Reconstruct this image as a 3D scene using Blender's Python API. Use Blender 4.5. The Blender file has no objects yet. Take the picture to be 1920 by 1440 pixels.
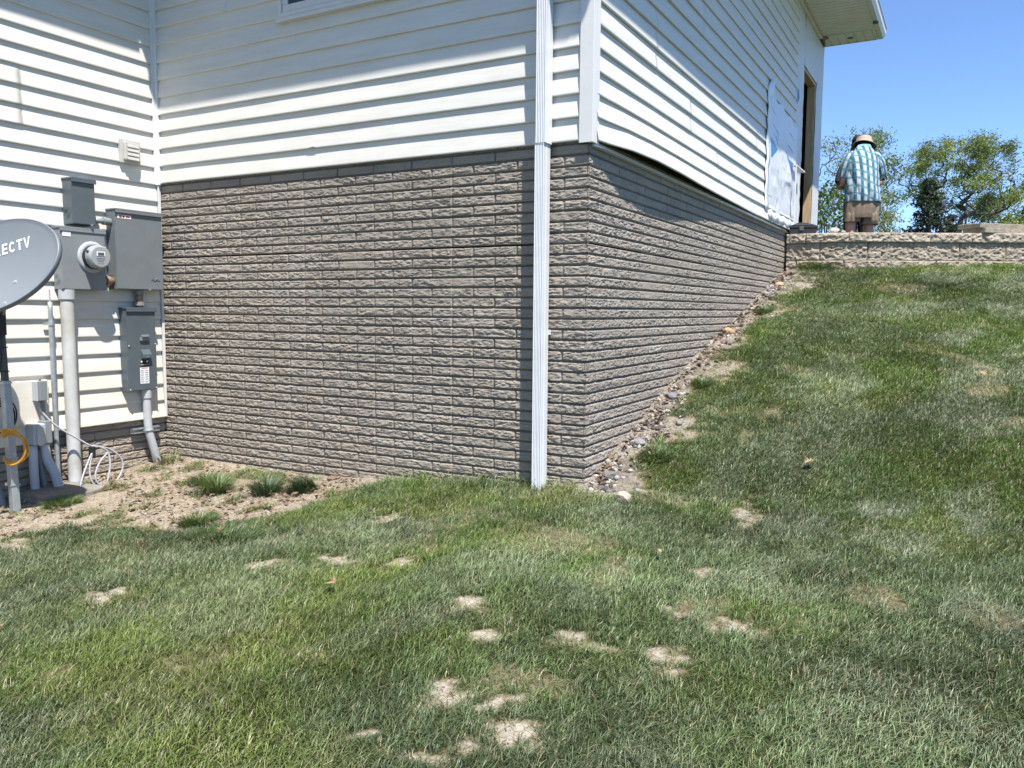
import bpy, bmesh, math, random
import numpy as np
from mathutils import Vector, Matrix
R_ = math.radians
C = bpy.context.scene.collection
rng = np.random.default_rng(7)
random.seed(11)

# ---------------- camera, sky, sun, exposure ----------------
sc = bpy.context.scene
cam_d = bpy.data.cameras.new("camera"); cam = bpy.data.objects.new("camera", cam_d); C.objects.link(cam)
YAW, PIT, ROL = -0.50748, 0.09062, 0.00746
F_ = Vector((math.sin(YAW)*math.cos(PIT), math.cos(YAW)*math.cos(PIT), -math.sin(PIT)))
R0 = Vector((math.cos(YAW), -math.sin(YAW), 0)); U0 = R0.cross(F_)
RR = R0*math.cos(ROL)+U0*math.sin(ROL); UU = -R0*math.sin(ROL)+U0*math.cos(ROL)
CAM = Vector((2.020, -4.558, -0.999))
M = Matrix((( RR.x, UU.x, -F_.x, CAM.x), (RR.y, UU.y, -F_.y, CAM.y), (RR.z, UU.z, -F_.z, CAM.z), (0,0,0,1)))
cam.matrix_world = M
cam_d.sensor_width = 36; cam_d.lens = 1526.65/1920*36; cam_d.clip_start = .05; cam_d.clip_end = 6000
sc.camera = cam
SUN = Vector((1.25, -1.0, 3.3)).normalized()
EL = math.asin(SUN.z); AZ = math.atan2(SUN.x, SUN.y)
w = bpy.data.worlds.new("World"); sc.world = w; w.use_nodes = True
nt = w.node_tree; bg = nt.nodes['Background']
sky = nt.nodes.new('ShaderNodeTexSky'); sky.sky_type = 'NISHITA'; sky.sun_disc = False
sky.sun_elevation = EL; sky.sun_rotation = AZ; sky.altitude = 1500; sky.air_density = .72; sky.dust_density = .1; sky.ozone_density = 6
nt.links.new(sky.outputs[0], bg.inputs[0]); bg.inputs[1].default_value = 0.098
sl = bpy.data.lights.new("sun", 'SUN'); sl.energy = 3.45; sl.angle = R_(.53); sl.color = (1, .97, .925)
so = bpy.data.objects.new("sun", sl); C.objects.link(so)
so.rotation_euler = SUN.to_track_quat('Z', 'Y').to_euler(); so.location = (5, -5, 15)
sc.view_settings.view_transform = 'Standard'; sc.view_settings.look = 'None'
sc.view_settings.exposure = 1.53; sc.view_settings.gamma = 1
sc.render.engine = 'CYCLES'
sc.render.resolution_x = 1024; sc.render.resolution_y = 768
sc.cycles.max_bounces = 8; sc.cycles.transparent_max_bounces = 12
sc.cycles.use_denoising = True

# ---------------- helpers ----------------
def mat(name, col, rough=.6, var=.0, vscale=6, bump=0, bscale=40, metal=0, spec=.5, col2=None, dirt=None, stretch=(1,1,1)):
    m = bpy.data.materials.new(name); m.use_nodes = True
    n = m.node_tree.nodes; l = m.node_tree.links; b = n['Principled BSDF']
    b.inputs['Base Color'].default_value = (*col, 1); b.inputs['Roughness'].default_value = rough
    b.inputs['Metallic'].default_value = metal; b.inputs['Specular IOR Level'].default_value = spec
    tc = n.new('ShaderNodeTexCoord'); mp = n.new('ShaderNodeMapping'); mp.inputs['Scale'].default_value = stretch
    l.new(tc.outputs['Object'], mp.inputs[0])
    if var or col2:
        no = n.new('ShaderNodeTexNoise'); no.inputs['Scale'].default_value = vscale; no.inputs['Detail'].default_value = 6; no.inputs['Roughness'].default_value = .6
        l.new(mp.outputs[0], no.inputs[0])
        cr = n.new('ShaderNodeValToRGB'); cr.color_ramp.elements[0].position = .32; cr.color_ramp.elements[1].position = .68
        a = col2 or tuple(c*(1-var) for c in col)
        cr.color_ramp.elements[0].color = (*a, 1); cr.color_ramp.elements[1].color = (*[min(1, c*(1+var*.6)) for c in col], 1)
        l.new(no.outputs[0], cr.inputs[0]); l.new(cr.outputs[0], b.inputs['Base Color'])
    if bump:
        nb = n.new('ShaderNodeTexNoise'); nb.inputs['Scale'].default_value = bscale; nb.inputs['Detail'].default_value = 5
        l.new(mp.outputs[0], nb.inputs[0]); bp = n.new('ShaderNodeBump'); bp.inputs['Strength'].default_value = bump; bp.inputs['Distance'].default_value = .01
        l.new(nb.outputs[0], bp.inputs['Height']); l.new(bp.outputs[0], b.inputs['Normal'])
    return m

def link(o, parent=None):
    C.objects.link(o)
    if parent is not None: o.parent = parent
    return o
def nmesh(name, V, F, m=None, parent=None, smooth=False, cols=None, uv=None):
    """V (n,3) array, F list/array of faces"""
    me = bpy.data.meshes.new(name)
    V = np.asarray(V, dtype=np.float32)
    if isinstance(F, np.ndarray):
        k = F.shape[1]; me.vertices.add(len(V)); me.vertices.foreach_set('co', V.ravel())
        me.loops.add(F.size); me.polygons.add(len(F))
        me.loops.foreach_set('vertex_index', F.astype(np.int32).ravel())
        me.polygons.foreach_set('loop_start', np.arange(0, F.size, k, dtype=np.int32))
        me.polygons.foreach_set('loop_total', np.full(len(F), k, dtype=np.int32))
        me.update(calc_edges=True)
    else:
        me.from_pydata([tuple(map(float, v)) for v in V], [], [tuple(f) for f in F])
    if cols is not None:
        a = me.color_attributes.new('Col', 'FLOAT_COLOR', 'POINT')
        c4 = np.ones((len(V), 4), dtype=np.float32); c4[:, :3] = cols; a.data.foreach_set('color', c4.ravel())
    if smooth: me.polygons.foreach_set('use_smooth', np.ones(len(me.polygons), dtype=bool))
    me.update()
    o = bpy.data.objects.new(name, me)
    if m: me.materials.append(m)
    return link(o, parent)
def thing(name, label, cat, loc=(0,0,0), rz=0, group=None, kind=None):
    o = bpy.data.objects.new(name, None); o.empty_display_size = .1; C.objects.link(o)
    o.location = loc; o.rotation_euler = (0, 0, rz); o['label'] = label; o['category'] = cat
    if group: o['group'] = group
    return o
def tag(o, label, cat, group=None, kind=None):
    if label: o['label'] = label
    if cat: o['category'] = cat
    if group: o['group'] = group
    if kind: o['kind'] = kind
    return o
class MB:
    """collects shapes; build() links them as one mesh object, in the parent's local space"""
    def __init__(s): s.bm = bmesh.new()
    def box(s, x0, x1, y0, y1, z0, z1, bev=0):
        vs = [s.bm.verts.new(p) for p in ((x0,y0,z0),(x1,y0,z0),(x1,y1,z0),(x0,y1,z0),(x0,y0,z1),(x1,y0,z1),(x1,y1,z1),(x0,y1,z1))]
        fs = [s.bm.faces.new([vs[i] for i in f]) for f in ((0,3,2,1),(4,5,6,7),(0,1,5,4),(1,2,6,5),(2,3,7,6),(3,0,4,7))]
        if bev:
            es = list({e for f in fs for e in f.edges})
            bmesh.ops.bevel(s.bm, geom=es, offset=bev, segments=2, affect='EDGES', profile=.6)
        return s
    def prism(s, poly, a, b, axis='z'):
        """poly 2D list; extruded from a to b on axis"""
        def P(p, t): return {'z': (p[0], p[1], t), 'x': (t, p[0], p[1]), 'y': (p[0], t, p[1])}[axis]
        lo = [s.bm.verts.new(P(p, a)) for p in poly]; hi = [s.bm.verts.new(P(p, b)) for p in poly]
        n = len(poly)
        for i in range(n): s.bm.faces.new((lo[i], lo[(i+1) % n], hi[(i+1) % n], hi[i]))
        s.bm.faces.new(lo[::-1]); s.bm.faces.new(hi)
        return s
    def tube(s, pts, rad, seg=10, cap=True):
        pts = [Vector(p) for p in pts]; n = len(pts)
        rad = rad if hasattr(rad, '__len__') else [rad]*n
        prev = None; rings = []
        for i, p in enumerate(pts):
            t = (pts[min(i+1, n-1)]-pts[max(i-1, 0)]).normalized()
            if prev is None:
                a = t.orthogonal().normalized()
            else:
                a = (prev - t*prev.dot(t)); a = a.normalized() if a.length > 1e-6 else t.orthogonal().normalized()
            prev = a; b = t.cross(a)
            rings.append([s.bm.verts.new(p+(a*math.cos(2*math.pi*k/seg)+b*math.sin(2*math.pi*k/seg))*rad[i]) for k in range(seg)])
        for i in range(n-1):
            for k in range(seg):
                s.bm.faces.new((rings[i][k], rings[i][(k+1) % seg], rings[i+1][(k+1) % seg], rings[i+1][k]))
        if cap: s.bm.faces.new(rings[0][::-1]); s.bm.faces.new(rings[-1])
        return s
    def loft(s, rings, cap=True):
        vr = [[s.bm.verts.new(p) for p in r] for r in rings]; k = len(vr[0])
        for i in range(len(vr)-1):
            for j in range(k): s.bm.faces.new((vr[i][j], vr[i][(j+1) % k], vr[i+1][(j+1) % k], vr[i+1][j]))
        if cap: s.bm.faces.new(vr[0][::-1]); s.bm.faces.new(vr[-1])
        return s
    def build(s, name, m=None, parent=None, smooth=False, bevel=0):
        bmesh.ops.recalc_face_normals(s.bm, faces=s.bm.faces)
        me = bpy.data.meshes.new(name); s.bm.to_mesh(me); s.bm.free()
        o = bpy.data.objects.new(name, me)
        if m: me.materials.append(m)
        if smooth: me.polygons.foreach_set('use_smooth', np.ones(len(me.polygons), dtype=bool))
        link(o, parent)
        if bevel:
            b = o.modifiers.new('bevel', 'BEVEL'); b.width = bevel; b.segments = 2; b.limit_method = 'ANGLE'
        return o
def spline(pts, n=8):
    """Catmull-Rom through pts"""
    P = [Vector(p) for p in pts]; P = [P[0]*2-P[1]]+P+[P[-1]*2-P[-2]]; out = []
    for i in range(1, len(P)-2):
        for k in range(n):
            t = k/n; a, b, c, d = P[i-1], P[i], P[i+1], P[i+2]
            out.append(.5*((2*b)+(c-a)*t+(2*a-5*b+4*c-d)*t*t+(3*b-a-3*c+d)*t**3))
    out.append(P[-2]); return out
def _h(ix, iy, seed):
    v = (ix.astype(np.int64)*374761393 + iy.astype(np.int64)*668265263 + seed*1442695041) & 0xffffffff
    v = ((v ^ (v >> 13))*1274126177) & 0xffffffff
    return ((v ^ (v >> 16)) & 0xffff)/65535.
def vnoise(x, y, seed=0):
    x = np.asarray(x, float); y = np.asarray(y, float)
    ix = np.floor(x); iy = np.floor(y); fx = x-ix; fy = y-iy; fx = fx*fx*(3-2*fx); fy = fy*fy*(3-2*fy)
    a = _h(ix, iy, seed); b = _h(ix+1, iy, seed); c = _h(ix, iy+1, seed); d = _h(ix+1, iy+1, seed)
    return (a*(1-fx)+b*fx)*(1-fy)+(c*(1-fx)+d*fx)*fy
def fbm(x, y, seed=0, oct=4):
    s = 0; a = .5; t = 0
    for o in range(oct):
        s = s+a*vnoise(x*2**o, y*2**o, seed+o*17); t += a; a *= .5
    return s/t
_T = np.array([(-40,-3.6),(-12,-3.0),(-6,-2.52),(-4,-2.38),(-2,-2.23),(-.5,-2.135),(0,-2.095),(.34,-1.96),(.755,-1.81),(1.05,-1.70),(1.44,-1.57),(2.03,-1.42),(2.5,-1.29),(3.98,-.94),(4.57,-.79),(5.0,-.67),(5.55,-.535),(5.85,-.46),(6.3,-.435),(6.6,-.4),(8,-.36),(60,-.3)])
RW = np.array([(0.035,5.975),(.40,5.97),(.78,6.06),(1.12,6.22),(1.45,6.40),(2.06,6.72),(2.56,7.0),(3.4,7.5),(5,8.6),(8,11)])  # retaining wall line
def gz(x, y):
    x = np.asarray(x, float); y = np.asarray(y, float)
    t = y-.3*np.maximum(x, 0)
    z = sum(np.interp(t+o, _T[:,0], _T[:,1]) for o in (-.2,-.1,0,.1,.2))/5+np.interp(x, [-9,-4,-2.2,-.35,0], [-.42,-.175,-.175,-.03,0])
    z = z-.05*np.exp(-(x/.25)**2)*np.clip(y, 0, 1)
    behind = (y > np.interp(x, RW[:,0], RW[:,1])+.22) & (x > 0)
    z = np.where(behind, np.maximum(z, -.33), z)
    return z
def gzf(x, y): return float(gz(np.array([x]), np.array([y]))[0])
NB = 2400000
# ---------------- materials ----------------
def brick_mat():
    m = bpy.data.materials.new('rough_brick_concrete'); m.use_nodes = True
    n = m.node_tree.nodes; l = m.node_tree.links; b = n['Principled BSDF']; b.inputs['Roughness'].default_value = .85; b.inputs['Specular IOR Level'].default_value = .25
    at = n.new('ShaderNodeVertexColor'); at.layer_name = 'Col'
    tc = n.new('ShaderNodeTexCoord'); no = n.new('ShaderNodeTexNoise'); no.inputs['Scale'].default_value = 60; no.inputs['Detail'].default_value = 5
    l.new(tc.outputs['Object'], no.inputs[0])
    mx = n.new('ShaderNodeMixRGB'); mx.blend_type = 'MULTIPLY'; mx.inputs[0].default_value = 1
    cr = n.new('ShaderNodeValToRGB'); cr.color_ramp.elements[0].color = (.8,.79,.78,1); cr.color_ramp.elements[1].color = (1.1,1.1,1.1,1)
    l.new(no.outputs[0], cr.inputs[0]); l.new(at.outputs[0], mx.inputs[1]); l.new(cr.outputs[0], mx.inputs[2]); l.new(mx.outputs[0], b.inputs['Base Color'])
    nb = n.new('ShaderNodeTexNoise'); nb.inputs['Scale'].default_value = 220; nb.inputs['Detail'].default_value = 4; l.new(tc.outputs['Object'], nb.inputs[0])
    bp = n.new('ShaderNodeBump'); bp.inputs['Strength'].default_value = .35; bp.inputs['Distance'].default_value = .004
    l.new(nb.outputs[0], bp.inputs['Height']); l.new(bp.outputs[0], b.inputs['Normal'])
    return m
M_brick = brick_mat()
def siding_mat(name, dirty):
    m = bpy.data.materials.new(name); m.use_nodes = True
    n = m.node_tree.nodes; l = m.node_tree.links; b = n['Principled BSDF']; b.inputs['Roughness'].default_value = .42; b.inputs['Specular IOR Level'].default_value = .4
    tc = n.new('ShaderNodeTexCoord'); mp = n.new('ShaderNodeMapping'); mp.inputs['Scale'].default_value = (1, 1, 9)
    l.new(tc.outputs['Object'], mp.inputs[0])
    no = n.new('ShaderNodeTexNoise'); no.inputs['Scale'].default_value = 2.5; no.inputs['Detail'].default_value = 7; no.inputs['Roughness'].default_value = .65; l.new(mp.outputs[0], no.inputs[0])
    cr = n.new('ShaderNodeValToRGB'); cr.color_ramp.elements[0].position = .3; cr.color_ramp.elements[1].position = .6
    cr.color_ramp.elements[0].color = (.585,.555,.495,1); cr.color_ramp.elements[1].color = (.655,.63,.57,1)
    l.new(no.outputs[0], cr.inputs[0]); out = cr.outputs[0]
    if dirty:  # yellowish splash stain low down on the boards
        sp = n.new('ShaderNodeSeparateXYZ'); l.new(tc.outputs['Object'], sp.inputs[0])
        mr = n.new('ShaderNodeMapRange'); mr.inputs['From Min'].default_value = -1.35; mr.inputs['From Max'].default_value = -1.95; l.new(sp.outputs[2], mr.inputs[0])
        n2 = n.new('ShaderNodeTexNoise'); n2.inputs['Scale'].default_value = 5; n2.inputs['Detail'].default_value = 5; l.new(tc.outputs['Object'], n2.inputs[0])
        mu = n.new('ShaderNodeMath'); mu.operation = 'MULTIPLY'; l.new(mr.outputs[0], mu.inputs[0]); l.new(n2.outputs[0], mu.inputs[1])
        mx = n.new('ShaderNodeMixRGB'); l.new(mu.outputs[0], mx.inputs[0]); l.new(out, mx.inputs[1]); mx.inputs[2].default_value = (.6,.50,.33,1); out = mx.outputs[0]
    l.new(out, b.inputs['Base Color'])
    # fine embossed grain
    nb = n.new('ShaderNodeTexNoise'); nb.inputs['Scale'].default_value = 14; nb.inputs['Detail'].default_value = 3
    m2 = n.new('ShaderNodeMapping'); m2.inputs['Scale'].default_value = (1, 1, 14); l.new(tc.outputs['Object'], m2.inputs[0]); l.new(m2.outputs[0], nb.inputs[0])
    bp = n.new('ShaderNodeBump'); bp.inputs['Strength'].default_value = .10; bp.inputs['Distance'].default_value = .004
    l.new(nb.outputs[0], bp.inputs['Height']); l.new(bp.outputs[0], b.inputs['Normal'])
    return m
M_side = siding_mat('white_vinyl_siding', False)
M_side_d = siding_mat('weathered_vinyl_siding', True)
M_trim = mat('white_trim', (.64,.62,.585), .45, .05, 5, .08, 30)
M_alum = mat('white_aluminium', (.61,.615,.615), .38, .06, 9, .05, 60)
M_soff = mat('cream_soffit', (.72,.70,.655), .5, .08, 4)
M_roof = mat('roof_shingle', (.10,.095,.09), .9, .3, 25, .6, 90)
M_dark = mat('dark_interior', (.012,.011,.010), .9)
M_wood = mat('raw_lumber', (.50,.36,.20), .7, .25, 7, .15, 40, stretch=(5,5,.6))
M_wrap = mat('white_house_wrap', (.60,.595,.58), .5, .06, 6, .35, 9)
M_wrap2 = mat('white_plastic_sheet', (.72,.74,.76), .28, .05, 10, .5, 14)
M_blue = mat('blue_print', (.045,.13,.30), .5)
M_ink = mat('grey_ink', (.12,.14,.18), .6)
M_elec = mat('grey_enamel', (.155,.170,.176), .45, .08, 7, .04, 50)
M_elec2 = mat('light_grey_enamel', (.205,.22,.225), .42, .07, 7, .04, 50)
M_elec3 = mat('dark_grey_enamel', (.085,.105,.115), .42, .10, 8, .04, 50)
M_dish = mat('grey_dish_paint', (.165,.185,.205), .42, .04, 3)
M_pvc = mat('grey_pvc', (.42,.43,.44), .5, .12, 6, .05, 40)
M_pvcw = mat('weathered_pvc', (.50,.50,.49), .6, .1, 5, .1, 40, col2=(.36,.34,.29))
M_galv = mat('galvanised_steel', (.40,.43,.44), .42, .18, 22, .05, 60, metal=.55)
M_chan = mat('bright_zinc', (.6,.62,.63), .35, .1, 20, metal=.8)
M_pole = mat('dark_painted_steel', (.075,.085,.075), .5, .2, 10, .1, 40)
M_blk = mat('black_rubber', (.015,.015,.016), .5)
M_copper = mat('tarnished_brass', (.30,.20,.13), .5, .35, 30, metal=.4)
M_orange = mat('orange_cable', (.55,.27,.03), .45, .15, 20)
M_greyc = mat('grey_cable', (.34,.34,.36), .5, .1, 20)
M_white = mat('white_lettering', (.85,.86,.87), .5)
M_glass = mat('meter_glass', (.30,.315,.32), .14, spec=.8)
M_pane = mat('window_glass', (.03,.045,.06), .05, spec=.9)
M_label = mat('paper_label', (.75,.75,.74), .5)
M_red = mat('red_print', (.45,.05,.04), .5)
M_lblk = mat('black_print', (.02,.02,.02), .5)

# ---------------- ground sheet ----------------
PATCH = [(1.00,-0.03,0.08,0.20),(1.34,-1.44,0.12,0.09),(1.15,-1.78,0.07,0.09),(1.01,-1.43,0.04,0.06),(1.04,-0.97,0.04,0.07),(0.29,-1.79,0.06,0.10),(0.43,-2.00,0.05,0.05),(0.60,-2.35,0.07,0.07),(0.76,-2.39,0.05,0.06),(0.85,-2.53,0.09,0.05),(0.74,-2.66,0.05,0.04),(0.66,-2.77,0.07,0.05),(0.48,-2.71,0.04,0.03),(-1.03,-1.60,0.08,0.09),(-0.67,-1.43,0.08,0.07),(-0.32,-1.43,0.08,0.08),(-1.44,-2.23,0.12,0.08),(-0.79,-2.05,0.05,0.03),(0.73,-1.89,0.04,0.04),(0.85,-1.88,0.07,0.05),(0.22,-0.02,0.16,0.12),(-2.80,-1.91,0.15,0.15),(0.30,1.99,0.17,0.24),(0.28,0.86,0.14,0.14),(0.24,2.73,0.14,0.2),(0.30,5.07,0.24,0.38),(-0.93,-0.80,0.06,0.10),(.25,3.9,.14,.35)]
BED = np.array([(-2.96,-1.66),(-2.50,-1.42),(-2.05,-1.32),(-1.85,-1.10),(-1.68,-0.82),(-1.58,-0.55),(-1.60,-0.30),(-1.50,-.1),(-1.50,.3),(-3.92,.3),(-4.14,-1.23),(-4.14,-3.2),(-3.1,-3.2)])
TUFT = [(-2.26,-0.44,.10,.10),(-1.99,-0.34,.11,.11),(-2.85,-0.47,.08,.09),(-2.62,-0.56,.09,.10),(-2.09,-1.17,.12,.11),(-1.62,-1.36,.26,.2),(-3.35,-1.25,.10,.12),(-2.30,-1.58,.24,.13),(-2.62,-1.36,.14,.10),(-2.56,-1.86,.25,.13),(.14,4.51,.07,.15),(.24,3.86,.08,.14),(.26,1.59,.06,.09),(.30,.48,.10,.10),(.42,6.0,.25,.2),(-3.7,-.14,.1,.1)]
def inpoly(x, y, P):
    ins = np.zeros(x.shape, bool); j = len(P)-1
    for i in range(len(P)):
        c = ((P[i,1] > y) != (P[j,1] > y)); xx = (P[j,0]-P[i,0])*(y-P[i,1])/(P[j,1]-P[i,1]+1e-12)+P[i,0]
        ins ^= c & (x < xx); j = i
    return ins
def density(x, y):
    """1 = full turf, 0 = bare clay"""
    x = np.asarray(x, float); y = np.asarray(y, float)
    wx = x+(fbm(x*5, y*5, 3)-.5)*.28; wy = y+(fbm(x*5, y*5, 9)-.5)*.28
    d = np.ones(x.shape)
    for a, b, rx, ry in PATCH:
        q = ((wx-a)/rx)**2+((wy-b)/ry)**2; d = np.minimum(d, np.clip((q*.8+(fbm(x*24, y*24, 77, 3)-.5)*3.6+.18)*.50, 0.10, 1))
    bed = inpoly(wx, wy, BED); d = np.where(bed, np.clip((fbm(x*6, y*6, 21)-.53)*5+(fbm(x*30, y*30, 22, 3)-.5)*.6, 0, .6), d)
    strip = .10+.22*fbm(y*2.3, x*0, 31)**1.3
    d = np.where((y > -.1) & (x < 1.2) & (x > -.02), np.minimum(d, np.clip((wx*1.0-strip)*7+.25+(fbm(x*22, y*22, 78, 3)-.5)*1.6, 0, 1)), d)
    d = np.minimum(d, np.clip(1.45-np.clip((fbm(x*2.3, y*2.3, 51)-.60)*9, 0, 1)*.9, 0, 1))
    for a, b, rx, ry in TUFT:
        q = ((wx-a)/rx)**2+((wy-b)/ry)**2; d = np.maximum(d, np.clip(1.2-q*1.3+(fbm(x*25, y*25, 88, 3)-.5)*1.5, 0, 1)*.5)
    d = np.where((y > -.01) & (x < .02), 0, d)
    return d
def axis(a, b, step, far):
    core = np.arange(a, b, step); k = [b]; s = step
    while k[-1] < far: s *= 1.35; k.append(k[-1]+s)
    k2 = [a-step]; s = step
    while k2[-1] > -far: s *= 1.35; k2.append(k2[-1]-s)
    return np.concatenate([np.array(k2[::-1]), core, np.array(k)])
gx = axis(-4.3, 4.0, .03, 2500); gy = axis(-4.6, 7.0, .03, 2500)
X, Y = np.meshgrid(gx, gy)
D = density(X, Y)
Z = gz(X, Y)
near = (np.abs(X) < 8) & (np.abs(Y) < 9)
lump = (fbm(X*6, Y*6, 5)-.5)*.03+(fbm(X*22, Y*22, 6, 3)-.5)*.022*(1.2-D)
stripm = np.exp(-((X-.12)/.16)**2)*((Y > -.05) & (Y < 6))
lump = lump+stripm*((fbm(X*14, Y*14, 77, 3)-.45)*.09)
Z = Z+np.where(near, lump, 0)
n1 = fbm(X*9, Y*9, 40); n2 = fbm(X*30, Y*30, 41, 3)
clay = np.stack([.265+.10*n1, .240+.095*n1, .195+.085*n1], -1)*(0.80+.4*n2)[..., None]
bedm = inpoly(X, Y, BED)
clay = clay*np.where(bedm[..., None], np.array([1.0,.95,.90]), np.where((X > -1.5)&(Y < -.2), 1.3, 1.0)[..., None])
thatch = np.stack([.028+.03*n1, .034+.03*n1, .014+.015*n1], -1)  # thatch, its colour kept extra dark as shadowed gaps between blades
cm = np.clip((D-.12)*3, 0, 1)[..., None]; c2m = np.clip((D-.45)*2.6+(n2-.5)*.8, 0, 1)[..., None]
straw_ = np.stack([.20+.10*n2, .17+.085*n2, .11+.05*n2], -1)
col = (clay*(1-cm)+straw_*cm)*(1-c2m)+thatch*c2m
rub = (stripm*np.clip((n1-.45)*6, 0, 1))[..., None]*.6
col = col*(1-.35*np.clip((n2-.5)*5, 0, 1)[..., None]*(stripm > .15)[..., None])
col = col*(1-rub)+np.array([.125,.11,.10])*rub
far = (~near)[..., None]
col = np.where(far, np.array([.06,.085,.03]), col)
nx, ny = len(gx), len(gy)
idx = np.arange(nx*ny).reshape(ny, nx)
Fq = np.stack([idx[:-1,:-1], idx[:-1,1:], idx[1:,1:], idx[1:,:-1]], -1).reshape(-1, 4)
def ground_mat():
    m = bpy.data.materials.new('clay_soil'); m.use_nodes = True
    n = m.node_tree.nodes; l = m.node_tree.links; b = n['Principled BSDF']; b.inputs['Roughness'].default_value = .95; b.inputs['Specular IOR Level'].default_value = .1
    at = n.new('ShaderNodeVertexColor'); at.layer_name = 'Col'; tc = n.new('ShaderNodeTexCoord')
    vo = n.new('ShaderNodeTexVoronoi'); vo.feature = 'DISTANCE_TO_EDGE'; vo.inputs['Scale'].default_value = 26; l.new(tc.outputs['Object'], vo.inputs[0])
    no = n.new('ShaderNodeTexNoise'); no.inputs['Scale'].default_value = 45; no.inputs['Detail'].default_value = 8; no.inputs['Roughness'].default_value = .7; l.new(tc.outputs['Object'], no.inputs[0])
    cr = n.new('ShaderNodeValToRGB'); cr.color_ramp.elements[0].position = 0; cr.color_ramp.elements[1].position = .06
    cr.color_ramp.elements[0].color = (.45,.4,.35,1); cr.color_ramp.elements[1].color = (1,1,1,1); l.new(vo.outputs['Distance'], cr.inputs[0])
    c2 = n.new('ShaderNodeValToRGB'); c2.color_ramp.elements[0].position = .3; c2.color_ramp.elements[1].position = .65
    c2.color_ramp.elements[0].color = (.62,.56,.5,1); c2.color_ramp.elements[1].color = (1.1,1.1,1.1,1); l.new(no.outputs[0], c2.inputs[0])
    a = n.new('ShaderNodeMixRGB'); a.blend_type = 'MULTIPLY'; a.inputs[0].default_value = 1; l.new(at.outputs[0], a.inputs[1]); l.new(cr.outputs[0], a.inputs[2])
    c = n.new('ShaderNodeMixRGB'); c.blend_type = 'MULTIPLY'; c.inputs[0].default_value = 1; l.new(a.outputs[0], c.inputs[1]); l.new(c2.outputs[0], c.inputs[2])
    l.new(c.outputs[0], b.inputs['Base Color'])
    bp = n.new('ShaderNodeBump'); bp.inputs['Strength'].default_value = .8; bp.inputs['Distance'].default_value = .02
    l.new(no.outputs[0], bp.inputs['Height']); l.new(bp.outputs[0], b.inputs['Normal'])
    return m
g = nmesh('ground', np.stack([X, Y, Z], -1).reshape(-1, 3), Fq, ground_mat(), smooth=True, cols=col.reshape(-1, 3))
g['kind'] = 'structure'
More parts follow.
